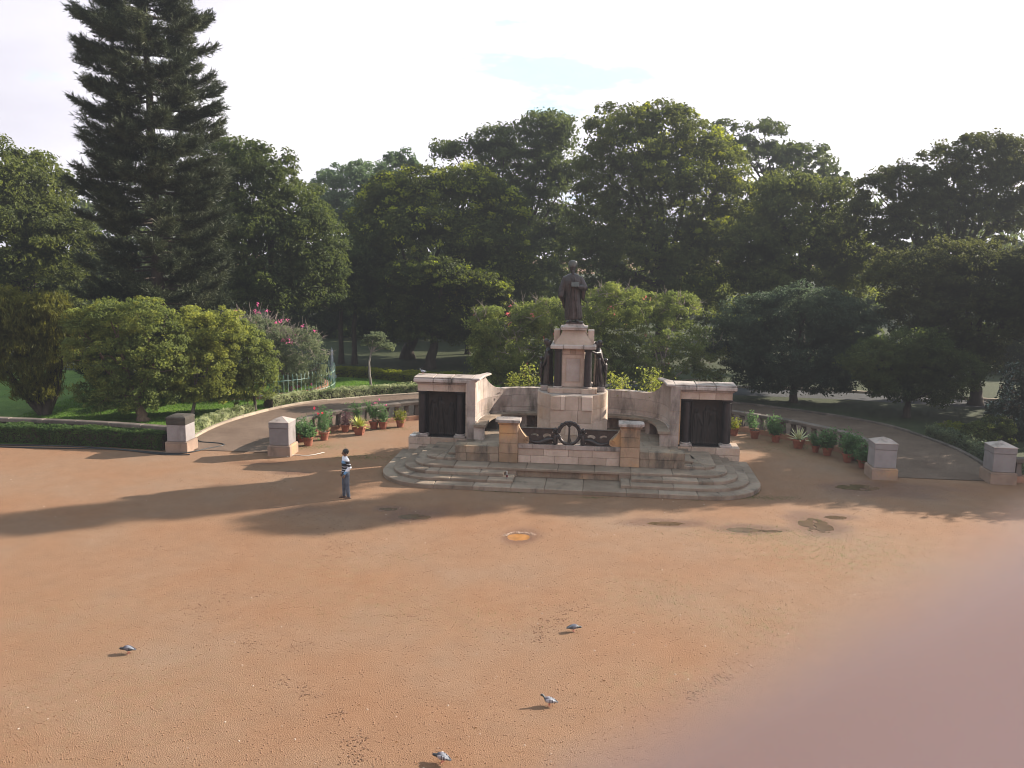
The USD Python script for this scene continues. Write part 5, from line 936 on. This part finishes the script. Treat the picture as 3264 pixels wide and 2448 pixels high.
# ------------------------------------------------------------------ iron railing ring, post
look('picket_paint', {'g': ('geometry', {}), 'n': ('noise_texture', {'scale': 3.0, 'detail': 4.0}), 'r': ('rgb_ramp', {'ramp': [(.35, (.06, .15, .13)), (.55, (.20, .27, .23)), (.72, (.33, .33, .26))]}), 'p': ('principled_bsdf', {'roughness': .6})}, [('g.position', 'n.vector'), ('n.fac', 'r.fac'), ('r.color', 'p.base_color')])
fr_ = thing('iron_railing', 'round railing of pale green iron pickets around the pink flowering shrub', 'railing', (-15.0, 49.4, 0)); RR = 4.45
for k, a in enumerate(np.linspace(-2.75, 1.1, 66)):
    c, s = RR * math.cos(a), RR * math.sin(a); g = np.random.default_rng(k)
    part(fr_, 'picket', cat3([at_pose(box(-.013, .013, -.013, .013, .02, 1.30), (c, s, 0), a, 0, g.normal() * .03), at_pose(hull(np.array([(-.022, -.022, 1.30), (.022, -.022, 1.30), (.022, .022, 1.30), (-.022, .022, 1.30), (0, 0, 1.42)])), (c, s, 0), a, 0, 0)]), 'picket_paint')
for z in (.30, 1.05):
    a = np.linspace(-2.76, 1.11, 70); part(fr_, 'rail', tube(np.stack([RR * np.cos(a), RR * np.sin(a), np.full(70, z)], 1), .022, 5), 'picket_paint')
kr = thing('round_kerb', 'low red brown kerb inside the round iron railing', 'kerb', (-15.0, 49.4, 0))
for a in np.linspace(-2.7, 1.0, 21):
    q = LineString([(3.95 * math.cos(b), 3.95 * math.sin(b)) for b in np.linspace(a + .004, a + .181, 4)]); part(kr, 'kerb_stone', cat3(prism(q.buffer(.12, cap_style=2), 0.0, .30, .02)), 'red_plinth')
plain('grey_paint', (.30, .32, .36), .5, var=.25)
gp_ = thing('grey_post', 'tapered grey metal post standing in the shade behind the iron railing', 'post', (-11.44, 53.3, 0))
part(gp_, 'foot', sq([(.22, -.05), (.22, .18), (.17, .2), (.16, .34)], 0), 'grey_paint'); part(gp_, 'shaft', lathe([(.13, .33), (.10, .8), (.07, 1.75)], 12), 'grey_paint', smooth=30); part(gp_, 'finial', lathe([(.085, 1.75), (.085, 1.79), (.04, 1.85), (.012, 2.0)], 12), 'grey_paint', smooth=30)

# ------------------------------------------------------------------ bronze statue and side groups
def robe(rings, n=56, fold=.05, kf=11, seed=0, front=0.0):
    a = np.arange(n) * 2 * pi / n; out = []
    for (z, cx, cy, rx, ry, f) in rings:
        w = 1 + fold * f * (np.sin(kf * a + seed + .6 * math.sin(z * 3)) * .6 + .4 * np.sin((kf * 2 - 3) * a + 1.3 * z)); out.append(np.stack([cx + rx * w * np.cos(a), cy + ry * w * np.sin(a), np.full(n, z)], 1))
    return loft(out)
st = thing('bronze_statue', 'dark bronze statue of a bearded man in a cap and long robe holding a book', 'statue', mloc(0.0, 3.3, 5.50), MYAW)
part(st, 'base_plate', cat3([cbox(-.34, .34, -.30, .30, .0, .07, .015)]), 'bronze')
rb = robe([(.13, -.04, 0, .30, .26, 1.0), (.20, -.05, 0, .345, .30, 1.0), (.45, -.06, .0, .345, .29, 1.0), (.85, -.08, .0, .32, .265, .8), (1.20, -.09, 0, .31, .25, .55), (1.50, -.10, 0, .36, .26, .35), (1.70, -.11, .0, .385, .24, .2), (1.84, -.11, .01, .34, .20, .1), (1.95, -.11, .01, .21, .16, 0), (1.97, -.11, 0, .11, .11, 0)], fold=.055)
V = lambda *a: np.array(a, float)
bd = body([mani(rb), bone(V(-.40, 0, 1.76), .13, V(-.51, .0, 1.36), .155), bone(V(-.51, 0, 1.36), .155, V(-.55, -.06, 1.10), .14), bone(V(-.53, .02, 1.2), .10, V(-.42, .04, .62), .06), bone(V(-.55, -.08, 1.1), .06, V(-.55, -.10, .92), .045),
           bone(V(.18, 0, 1.76), .13, V(.34, -.03, 1.42), .15), bone(V(.34, -.03, 1.42), .145, V(.12, -.27, 1.47), .085), bone(V(.33, -.05, 1.40), .11, V(.31, -.04, 1.02), .075), bone(V(.31, -.04, 1.02), .075, V(.33, -.02, .92), .03), bone(V(.12, -.27, 1.47), .06, V(.02, -.33, 1.53), .055),
           bone(V(-.11, 0, 1.93), .085, V(-.12, -.02, 2.10), .08), bone(V(-.12, -.02, 2.13), .115, V(-.12, -.01, 2.24), .125), bone(V(-.105, -.10, 2.09), .055, V(-.09, -.13, 1.97), .045), bone(V(-.10, -.13, 2.19), .02, V(-.085, -.155, 2.15), .028), bone(V(-.15, .05, .12), .09, V(-.16, -.30, .11), .055), bone(V(.08, .05, .12), .09, V(.12, -.28, .11), .055)], .035, 3)
part(st, 'robed_body', bd, 'bronze', smooth=True)
metal('bronze_worn', (.085, .085, .078), .42); part(st, 'cap', at_pose(lathe([(.135, 0), (.172, .01), (.178, .06), (.170, .19), (.14, .235), (.05, .255)], 24), (-.12, -.01, 2.235), .2, -.05, .06), 'bronze_worn', smooth=35)
bk = part(st, 'book', at_pose(cbox(-.15, .15, -.028, .028, -.10, .10, .012), (.0, -.385, 1.56), -.1, -.35), 'bronze_worn')
for x0, x1, sgn in ((-.15, -.26, 1), (-.04, .10, 1)):
    z = np.linspace(1.86, .28, 14); t_ = (1.86 - z) / 1.58; x = x0 + (x1 - x0) * t_ + .02 * np.sin(t_ * 9); part(st, 'stole_edge', tube(np.stack([x, -(.17 + .14 * np.sqrt(np.clip(1 - ((x + .08) / .36) ** 2, 0, 1)) * np.clip(.45 + t_, 0, 1) ** .4), z], 1), .022, 6), 'bronze', smooth=True)
for k in range(4): part(st, 'finger', tube(np.array([(.10 - .035 * k, -.34, 1.47), (.09 - .035 * k, -.41, 1.47), (.085 - .035 * k, -.425, 1.52)]), [.018, .017, .014], 6), 'bronze', smooth=True)
def side_group(label, u, sgn, seed):
    t = thing('bronze_figure_group', label, 'statue', mloc(u, 3.32, 2.985), MYAW); S = lambda *a: V(a[0] * sgn, a[1], a[2])
    r = robe([(.0, 0, 0, .22, .30, 1), (.35, 0, 0, .21, .28, 1), (.75, 0.0, 0, .19, .25, .8), (1.05, .0, .0, .17, .21, .5), (1.28, -.02 * sgn, 0, .17, .235, .3), (1.44, -.03 * sgn, 0, .13, .20, .1), (1.52, -.02 * sgn, 0, .07, .09, 0)], fold=.07, kf=9, seed=seed)
    hx = -.03 if sgn > 0 else .04
    b = [mani(r), bone(S(hx, 0, 1.50), .07, S(hx + .04, 0, 1.62), .065), bone(S(hx + .02, 0, 1.66), .105, S(hx + .05, 0, 1.76), .11), bone(S(hx - .06, .0, 1.70), .11, S(hx - .10, .05, 1.40), .09), bone(S(hx + .13, 0, 1.66), .02, S(hx + .15, 0, 1.64), .025)]
    if sgn > 0: b += [bone(S(.0, -.19, 1.36), .075, S(-.10, -.42, 1.36), .06), bone(S(-.10, -.42, 1.36), .06, S(-.28, -.56, 1.44), .045), bone(S(.03, -.2, 1.34), .07, S(.16, -.22, 1.02), .05), bone(S(.16, -.22, 1.02), .05, S(.26, -.14, .84), .035), bone(S(.0, -.25, 1.1), .09, S(.10, -.27, .25), .05)]
    else: b += [bone(S(.02, -.19, 1.36), .08, S(.10, -.26, 1.02), .06), bone(S(.10, -.26, 1.02), .055, S(.20, -.2, .78), .04), bone(S(.02, .18, 1.34), .08, S(.18, .2, 1.05), .055), bone(S(-.02, -.22, 1.2), .10, S(-.02, -.30, .2), .07)]
    part(t, 'draped_figure', body(b, .035, 3), 'bronze', smooth=True)
    c = [bone(S(.27, -.08, .62), .085, S(.27, -.08, .86), .08), ball(S(.28, -.08, 1.06), .085), bone(S(.27, -.08, .9), .04, S(.28, -.08, 1.0), .04), bone(S(.27, -.12, .6), .055, S(.30, -.14, .34), .04), bone(S(.26, -.02, .6), .055, S(.28, 0, .34), .04), bone(S(.28, -.16, .86), .035, S(.30, -.2, .68), .028), bone(S(.28, -.14, .34), .04, S(.26, -.13, .02), .035), bone(S(.26, 0, .34), .04, S(.24, 0, .02), .035)]
    part(t, 'child', body(c, .03, 3), 'bronze', smooth=True); part(t, 'foot_slab', cbox(-.30, .36, -.34, .34, -.0, .03, .01) if sgn > 0 else cbox(-.36, .30, -.34, .34, 0, .03, .01), 'bronze')
side_group('bronze draped woman with a child on the right side of the pedestal', 1.02, 1, 2.0)
side_group('bronze hooded woman with a child on the left side of the pedestal, in shade', -1.02, -1, 4.0)

# ------------------------------------------------------------------ the man
plain('skin_brown', (.13, .07, .045), .5, var=.08); plain('hair_black', (.012, .010, .010), .6); plain('sandal', (.06, .045, .035), .7)
look('denim', {'g': ('texture_coordinate', {}), 'n': ('noise_texture', {'scale': 9.0, 'detail': 5.0}), 'r': ('rgb_ramp', {'ramp': [(.35, (.045, .058, .085)), (.65, (.095, .112, .145))]}), 'b': ('bump', {'strength': .4, 'distance': .02}), 'p': ('principled_bsdf', {'roughness': .85})}, [('g.object', 'n.vector'), ('n.fac', 'r.fac'), ('r.color', 'p.base_color'), ('n.fac', 'b.height'), ('b.normal', 'p.normal')])
def banded(name, stops, z0, z1):
    look(name, {'g': ('texture_coordinate', {}), 'x': ('separate_xyz', {}), 'm': ('map_range', {'from_min': z0, 'from_max': z1, 'clamp': True}), 'r': ('rgb_ramp', {'ramp': stops, 'interpolate': False}), 'n': ('noise_texture', {'scale': 14.0, 'detail': 3.0}), 'b': ('bump', {'strength': .4, 'distance': .015}), 'p': ('principled_bsdf', {'roughness': .85})},
         [('g.object', 'x.vector'), ('x.z', 'm.value'), ('m.result', 'r.fac'), ('r.color', 'p.base_color'), ('g.object', 'n.vector'), ('n.fac', 'b.height'), ('b.normal', 'p.normal')])
BK, WH, BL, NV = (.016, .015, .020), (.60, .62, .68), (.12, .26, .45), (.02, .025, .05)
f = lambda z, a, b: (z - a) / (b - a)
banded('sweater_knit', [(0, BK), (f(.945, .86, 1.48), WH), (f(.965, .86, 1.48), BK), (f(1.03, .86, 1.48), WH), (f(1.045, .86, 1.48), BK), (f(1.115, .86, 1.48), WH), (f(1.13, .86, 1.48), BK), (f(1.24, .86, 1.48), BL), (f(1.335, .86, 1.48), WH)], .86, 1.48)
banded('sleeve_knit', [(0, BL), (f(1.0, .86, 1.48), WH), (f(1.16, .86, 1.48), BK), (f(1.225, .86, 1.48), WH), (f(1.24, .86, 1.48), BK), (f(1.34, .86, 1.48), WH)], .86, 1.48)
mp = on_ground(748, 1076); man = thing('person', 'man in striped white, blue and black sweater and grey jeans standing in the courtyard', 'person', (mp[0], mp[1], gz(mp[0], mp[1])), math.radians(-62))
def fingers(w, e, side):
    """Palm and five curled fingers below the wrist w, towards e."""
    d = unit(e - w); s = np.array([0, -1., 0]); p = w + d * .05; B = [bone(w, .026, p + d * .03, .030), bone(p + s * .02, .022, p + d * .045 + s * .018, .018)]
    for k in range(4):
        o = s * (.027 - .017 * k); a = p + d * .05 + o; L = (.036, .042, .039, .030)[k]; m = a + d * L * .6; B += [bone(a - d * .03, .011, m, .0095), bone(m, .0095, m + d * L * .5 + np.array([-.012 * side, 0, .002]), .008)]
    B += [bone(p + s * .025, .012, p + s * .052 + d * .03, .010), bone(p + s * .052 + d * .03, .010, p + s * .055 + d * .055, .0085)]; return B
rw, lw = V(-.215, -.04, .86), V(.205, -.10, .90)
hd = [bone(V(0, .0, 1.44), .052, V(0, -.015, 1.53), .05), bone(V(0, -.01, 1.585), .082, V(0, .012, 1.615), .092), bone(V(0, -.055, 1.525), .035, V(0, -.045, 1.56), .06), bone(V(0, -.10, 1.60), .010, V(0, -.113, 1.570), .016), ball(V(-.09, .01, 1.58), .022), ball(V(.09, .01, 1.58), .022), bone(V(-.02, -.095, 1.535), .010, V(.02, -.095, 1.535), .010), bone(V(-.045, -.085, 1.615), .012, V(.045, -.085, 1.615), .012)]
bn = hd + [bone(V(0, 0, 1.0), .10, V(0, 0, 1.30), .115), bone(V(-.13, 0, 1.36), .07, V(.13, 0, 1.36), .07), bone(V(0, 0, 1.3), .10, V(0, 0, 1.44), .055), bone(V(-.08, 0, .92), .095, V(.08, 0, .92), .095)]
for s, w, el in ((-1, rw, V(-.245, .04, 1.12)), (1, lw, V(.255, .06, 1.13))):
    bn += [bone(V(.175 * s, 0, 1.375), .052, el, .042), bone(el, .040, w, .027)] + fingers(w, w + V(0, -.03, -.1), s)
legs = []
for s, ky, ay in ((-1, -.03, -.04), (1, .01, .05)):
    legs += [(V(.085 * s, 0, .88), .088, V(.10 * s, ky, .48), .060), (V(.10 * s, ky, .48), .058, V(.10 * s, ay, .09), .042)]
    bn += [bone(*legs[-2]), bone(*legs[-1]), bone(V(.10 * s, ay + .03, .045), .036, V(.115 * s, ay - .15, .032), .028)]
part(man, 'body', body(bn, .018, 4), 'skin_brown', smooth=True)
hr = ball(V(0, .012, 1.625), .106) - bone(V(0, -.12, 1.56), .095, V(0, -.10, 1.48), .12) - bone(V(0, -.05, 1.42), .14, V(0, .0, 1.42), .14); part(man, 'hair', body([hr], .02, 2), 'hair_black', smooth=True)
for s in (-1, 1): part(man, 'eye', at_pose(trimesh.creation.icosphere(1, .011), (.032 * s, -.092, 1.597)), 'hair_black')
part(man, 'sweater', body([bone(V(0, 0, .93), .125, V(0, 0, 1.28), .135), bone(V(-.12, 0, 1.35), .085, V(.12, 0, 1.35), .085), bone(V(0, 0, 1.3), .12, V(0, 0, 1.43), .066), bone(V(-.05, 0, .90), .115, V(.05, 0, .90), .115)], .025, 4), 'sweater_knit', smooth=True)
for s, w, el in ((-1, rw, V(-.245, .04, 1.12)), (1, lw, V(.255, .06, 1.13))): part(man, 'sleeve', body([bone(V(.165 * s, 0, 1.375), .070, el, .060), bone(el, .058, w + V(0, 0, .02), .042)], .02, 4), 'sleeve_knit', smooth=True)
part(man, 'jeans', body([bone(V(-.07, 0, .91), .108, V(.07, 0, .91), .108)] + [bone(a, r + .016, b_, q + .018) for a, r, b_, q in legs], .025, 3), 'denim', smooth=True)
for s, ay in ((-1, -.04), (1, .05)):
    sd_ = part(man, 'sandal', at_pose(hull(np.array([(x, y, z) for x, y in ((-.036, .08), (.036, .08), (.045, -.10), (.03, -.175), (-.03, -.175), (-.045, -.10)) for z in (0, .018)])), (.11 * s, ay, .0)), 'sandal'); part(sd_, 'strap', tube(np.array([(.11 * s - .045, ay - .08, .02), (.11 * s, ay - .085, .072), (.11 * s + .045, ay - .08, .02)]), .010, 6), 'sandal')

# ------------------------------------------------------------------ pigeons
def xbands(name, stops, x0, x1, rough=.6):
    look(name, {'g': ('texture_coordinate', {}), 'x': ('separate_xyz', {}), 'm': ('map_range', {'from_min': x0, 'from_max': x1, 'clamp': True}), 'r': ('rgb_ramp', {'ramp': stops}), 'n': ('noise_texture', {'scale': 60.0, 'detail': 3.0}), 'b': ('bump', {'strength': .3, 'distance': .003}), 'p': ('principled_bsdf', {'roughness': rough})},
         [('g.object', 'x.vector'), ('x.x', 'm.value'), ('m.result', 'r.fac'), ('r.color', 'p.base_color'), ('g.object', 'n.vector'), ('n.fac', 'b.height'), ('b.normal', 'p.normal')])
DK, GY, LG, MV = (.03, .032, .04), (.13, .135, .16), (.34, .35, .40), (.07, .055, .08)
xbands('pigeon_body', [(0, DK), (.14, DK), (.16, GY), (.5, GY), (.66, MV), (.78, (.04, .05, .055)), (1, DK)], -.17, .16)
xbands('pigeon_wing', [(0, DK), (.16, DK), (.18, LG), (.30, LG), (.31, DK), (.40, DK), (.41, LG), (.52, LG), (.53, DK), (.60, DK), (.61, LG), (1, LG)], -.13, .08)
xbands('pigeon_wing_dark', [(0, DK), (.4, (.09, .095, .11)), (.41, DK), (.48, DK), (.50, GY), (1, GY)], -.13, .08)
plain('pigeon_leg', (.45, .14, .12), .6); plain('beak_grey', (.08, .075, .075), .5)
def pigeon(label, loc, rz, wing, peck):
    t = thing('pigeon', label, 'pigeon', loc, rz); n = 18; a = np.arange(n) * 2 * pi / n; H = .105
    hx, hz = (.145, .205) if not peck else (.165, .10)
    R = [(-.165, .088, .026, .005), (-.125, .092, .034, .009), (-.085, .098, .042, .024), (-.04, H, .056, .046), (.01, H + .008, .063, .056), (.05, H + .014, .058, .054), (.085, H + .022 if not peck else H + .012, .043, .043), (hx * .72, H + (hz - H) * .62, .028, .030), (hx * .86, H + (hz - H) * .92, .025, .026), (hx, hz, .025, .025), (hx + .02, hz, .018, .018), (hx + .03, hz - .003, .007, .007)]
    part(t, 'body', loft([np.stack([np.full(n, x), ry * np.cos(a), z + rz_ * np.sin(a)], 1) for x, z, ry, rz_ in R]), 'pigeon_body', smooth=True)
    for s in (-1, 1):
        W = [(-.135, .098, .010, .006), (-.10, .104, .012, .016), (-.05, .110, .014, .034), (.0, .115, .015, .042), (.045, .120, .013, .034), (.072, .124, .006, .014)]
        part(t, 'wing', loft([np.stack([np.full(n, x), s * (.052 - .30 * max(0, -x) * .55 + 0 * x) + .0 + ry * np.cos(a), z + rz_ * np.sin(a)], 1) for x, z, ry, rz_ in W]), wing, smooth=True)
        part(t, 'leg', cat3([tube(np.array([(.005, .022 * s, .065), (-.003, .024 * s, .03), (.004, .025 * s, .004)]), [.010, .0045, .004], 6)] + [tube(np.array([(.004, .025 * s, .004), (.03 * math.cos(b), .025 * s + .03 * math.sin(b), .002)]), [.004, .002], 5) for b in (-.5, 0, .5, pi)]), 'pigeon_leg')
    part(t, 'beak', tube(np.array([(hx + .022, 0, hz - .002), (hx + .045, 0, hz - .008 - .006 * peck)]), [.006, .0015], 6), 'beak_grey')
def pg(px, py): q = on_ground(px, py); return (q[0], q[1], gz(q[0], q[1]))
pigeon('dark grey pigeon walking to the right, below the middle of the steps', pg(1238, 1364), math.radians(8), 'pigeon_wing_dark', 0.35)
pigeon('pale pigeon with two black wing bars walking to the left, lower centre', pg(1187, 1524), math.radians(172), 'pigeon_wing', 0)
pigeon('pigeon seen from behind pecking at the bottom edge of the photo', pg(956, 1648), math.radians(155), 'pigeon_wing', 1)
pigeon('pigeon pecking with head lowered to the left, far left of the courtyard', pg(278, 1411), math.radians(176), 'pigeon_wing_dark', 1)
pigeon('pigeon perched on top of the left wing of the memorial', mloc(-6.2, 3.3, 3.256), math.radians(168), 'pigeon_wing', 0)

# ------------------------------------------------------------------ small things
plain('bottle_plastic', (.20, .19, .18), .15, var=.1); plain('label_red', (.10, .03, .03), .5); plain('cap_white', (.7, .7, .68), .5)
bt = thing('bottle', 'small drink bottle with a dark label standing on the second step', 'bottle', mloc(-2.14, -1.47, .279), 0)
part(bt, 'bottle_body', lathe([(.030, 0), (.036, .01), (.035, .05), (.037, .06), (.037, .16), (.034, .18), (.016, .225), (.015, .24)], 16), 'bottle_plastic', smooth=30); part(bt, 'label', lathe([(.0375, .065), (.0385, .068), (.0385, .150), (.0375, .155)], 16), 'label_red', smooth=30); part(bt, 'cap', lathe([(.018, .241), (.018, .262), (.015, .266)], 12), 'cap_white', smooth=30)
plain('white_cloth', (.62, .60, .58), .9); rg_ = trimesh.creation.icosphere(3, 1.0); rg_.vertices *= (1 + .35 * (meshkit.fbm(rg_.vertices * 2.2, 3, 9) - .5))[:, None]; rg_.vertices *= [.16, .10, .05]
solo('crumpled_cloth', at_pose(rg_, mloc(-6.47, 2.66, .805)), 'white_cloth', 'crumpled white rag on the outer corner of the left plinth', 'rag', smooth=True)
plain('hose_black', (.018, .018, .02), .45)
hs = lambda pts: spline(np.c_[np.array(pts, float), np.full(len(pts), .03)], 80)
solo('hose', tube(hs([(-25, 34.75), (-21.3, 34.55), (-17.5, 34.35), (-14.6, 33.65), (-13.4, 33.55), (-12.45, 34.65), (-12.18, 35.05), (-12.5, 35.35), (-13.3, 35.55), (-13.75, 36.1), (-14.2, 36.7)]), .028, 8), 'hose_black', 'black hose lying before the left hedge and curling onto the path', 'hose', smooth=True)
solo('hose', tube(hs([(-25, 34.5), (-21.3, 34.25), (-18.5, 34.1), (-16, 33.95), (-14.5, 33.45), (-13.0, 33.35)]), .022, 8), 'hose_black', 'second thinner black hose nearest the open courtyard before the left hedge', 'hose', smooth=True)
plain('wire_white', (.6, .58, .55), .5); solo('wire', tube(hs([(-9.0, 33.2), (-8.75, 33.5), (-8.3, 33.45), (-7.9, 33.75), (-7.7, 34.0)]), .012, 6), 'wire_white', 'thin pale wire on the ground beside the pale gate pier', 'wire', smooth=True)
# trampled crumbs of dark soil
g = np.random.default_rng(301); cr_ = []
plain('soil_dark', (.115, .060, .035), .95, var=.3)
for px, py, n, sp in [(1215, 1330, 5, 14), (1190, 1345, 5, 14), (1170, 1362, 4, 16), (1160, 1380, 5, 14), (1250, 1310, 3, 16), (660, 1500, 5, 14), (720, 1545, 5, 14), (770, 1600, 6, 16), (760, 1632, 8, 22), (540, 1390, 4, 20), (430, 1320, 5, 20), (650, 1395, 4, 16), (1500, 1500, 6, 16), (1560, 1465, 4, 14), (1540, 1475, 4, 12), (1700, 1300, 2, 8), (760, 1180, 5, 26), (720, 1200, 5, 24), (700, 1160, 5, 24), (740, 1140, 5, 24), (650, 1110, 5, 26), (560, 1280, 4, 18), (900, 1330, 2, 20), (330, 1180, 3, 14), (620, 1470, 4, 18), (480, 1290, 4, 22), (880, 1115, 8, 30), (560, 1030, 9, 40), (620, 1042, 9, 40), (700, 1020, 6, 30)]:
    for _ in range(n):
        for __ in range(4):
            q = on_ground(px + g.normal() * sp, py + g.normal() * sp * .5); m = trimesh.creation.icosphere(1, 1.0); m.vertices *= g.uniform(.6, 1.3, (len(m.vertices), 1)); m.vertices *= np.array([g.uniform(.010, .030), g.uniform(.008, .022), .006]); cr_.append(at_pose(m, (q[0] + g.normal() * .05, q[1] + g.normal() * .05, gz(*q[:2]) + .003), g.uniform(0, 6)))
solo('soil_crumbs', cat3(cr_), 'soil_dark', 'trampled crumbs of darker soil on the red earth', 'soil', kind='stuff', smooth=True)

# ------------------------------------------------------------------ unseen building added behind the camera to keep shaded front faces dark
stone('red_wall', (.22, .075, .05), (.34, .125, .085), amount=.3); plain('cream_trim', (.50, .44, .34), .8); plain('dark_pane', (.03, .035, .04), .1)
bl = thing('red_building', 'added unseen red building with cream trimmed windows, keeping shaded front faces dark', 'building', (0, -1.4, 0))
part(bl, 'wall', cat3([box(-26, 26, -8, 0, -.2, 15.0)]), 'red_wall'); part(bl, 'cornice', cbox(-26.3, 26.3, -8.3, .45, 15.0, 15.6, .1), 'cream_trim'); part(bl, 'string_course', cbox(-26.05, 26.05, .002, .16, 6.55, 6.85, .03), 'cream_trim')
part(bl, 'balcony', cat3([cbox(-3, 3, .17, 1.75, 6.7, 6.95, .02), cbox(-3, 3, 1.6, 1.76, 6.952, 7.75, .02)]), 'cream_trim')
for x in np.arange(-24, 24.1, 3.2):
    for z in (1.2, 8.1, 11.6):
        if abs(x) < 2 and z > 8 and z < 9: continue
        w_ = part(bl, 'window', cat3([box(x - .65, x - .52, .003, .10, z, z + 2.1), box(x + .52, x + .65, .003, .10, z, z + 2.1), box(x - .52, x + .52, .003, .10, z + 1.97, z + 2.1), box(x - .8, x + .8, .003, .18, z - .14, z - .002), box(x - .04, x + .04, .003, .07, z, z + 1.97)]), 'cream_trim')
        part(w_, 'pane', box(x - .52, x + .52, .004, .03, z, z + 1.97), 'dark_pane')

# ------------------------------------------------------------------ the photographer's hand at the lens
look('skin_finger', {'g': ('texture_coordinate', {}), 'n': ('noise_texture', {'scale': 160.0, 'detail': 4.0}), 'r': ('rgb_ramp', {'ramp': [(.3, (.185, .135, .126)), (.7, (.235, .175, .165))]}), 'b': ('bump', {'strength': .2, 'distance': .0005}),
     'p': ('principled_bsdf', {'roughness': .5, 'subsurface_weight': .38, 'subsurface_scale': .005, 'subsurface_radius': (1.0, .72, .62)})}, [('g.object', 'n.vector'), ('n.fac', 'r.fac'), ('r.color', 'p.base_color'), ('n.fac', 'b.height'), ('b.normal', 'p.normal')])
plain('nail', (.72, .50, .45), .3)
def camp(a, b, d): return CX * a * .001 + CY * b * .001 + F0 * d * .001             # millimetres right, up, forward of the lens
TT, NN = np.array([.894, .447]), np.array([.447, -.894])
RHO, PHI = 12.6, math.radians(60.6)
def fp(t, n, d): q = TT * t + NN * n; return camp(q[0], q[1], d)
n0, d0 = RHO * math.sin(PHI), RHO * math.cos(PHI); mm = .001
ch = [(fp(-13, n0 + .3, d0 + .5), 6.6), (fp(-4, n0, d0), 7.5), (fp(9, n0, d0), 7.8), (fp(14, n0 + .6, d0 - .5), 8.0), (fp(33, n0 + 2, d0 - 6), 8.4), (fp(38, n0 + 3, d0 - 8), 8.8), (fp(72, n0 + 11, d0 - 26), 10.5)]
hb = [bone(a[0], a[1] * mm, b[0], b[1] * mm) for a, b in zip(ch[:-1], ch[1:])]
kn = fp(72, n0 + 11, d0 - 26)
for k, (sc, cu) in enumerate(((1.08, 4), (1.0, 8), (.8, 12))):
    o = 20.0 * (k + 1); b0 = fp(74 + 2 * k, n0 + 11 + o, d0 - 28 - 2 * k); p1 = fp(74 - 42 * sc, n0 + 9 + o, d0 - 24 - cu); p2 = fp(74 - 58 * sc, n0 + 6 + o, d0 - 40 - cu); p3 = fp(74 - 46 * sc, n0 + 5 + o, d0 - 56 - cu)
    hb += [bone(b0, 10 * mm, p1, 8.6 * mm), bone(p1, 8.6 * mm, p2, 7.8 * mm), bone(p2, 7.8 * mm, p3, 6.8 * mm)]
k3_ = fp(80, n0 + 71, d0 - 34); w1, w2 = fp(150, n0 + 30, d0 - 50), fp(152, n0 + 60, d0 - 54)
hb += [Manifold.hull_points(np.vstack([_ico * .0125 + kn, _ico * .0115 + k3_, _ico * .020 + w1, _ico * .019 + w2]).astype(np.float32)), bone((w1 + w2) / 2, .026, fp(260, n0 + 70, d0 - 80), .034)]
th0, th1, th2, th3 = fp(132, n0 + 30, d0 - 62), fp(100, n0 + 14, d0 - 74), fp(72, n0 + 8, d0 - 76), fp(50, n0 + 6, d0 - 74)
hb += [bone(th0, .015, th1, .0125), bone(th1, .0125, th2, .0105), bone(th2, .0105, th3, .008)]
hand = thing('hand', 'photographer\'s hand, its blurred fingertip covering the bottom right corner', 'hand', (0, 0, EYE))
part(hand, 'hand_skin', body(hb, .0035, 6), 'skin_finger', smooth=True)
nl = trimesh.creation.icosphere(3, 1.0); nl.vertices *= [6.5 * mm, 5.0 * mm, 1.2 * mm]
fx = np.stack([CX * TT[0] + CY * TT[1], CX * NN[0] + CY * NN[1], F0], 1); nl.vertices = nl.vertices @ fx.T + fp(-12, n0 + .3, d0 + 6.4); part(hand, 'fingernail', nl, 'nail', smooth=True)


# ------------------------------------------------------------------ thin volume added to imitate lens flare and lift dark tones
usdkit.material(stage, '/World/Looks/added_haze_air', {'v': ('principled_volume', {'color': (.82, .88, 1.0), 'density': .0004, 'anisotropy': .3})}, [], volume='v.volume')
solo('haze', box(-150, 150, -20, 200, -1.2, 27.5), 'added_haze_air', kind='stuff', label='thin air volume added to lift the dark tones like lens flare', cat='haze')
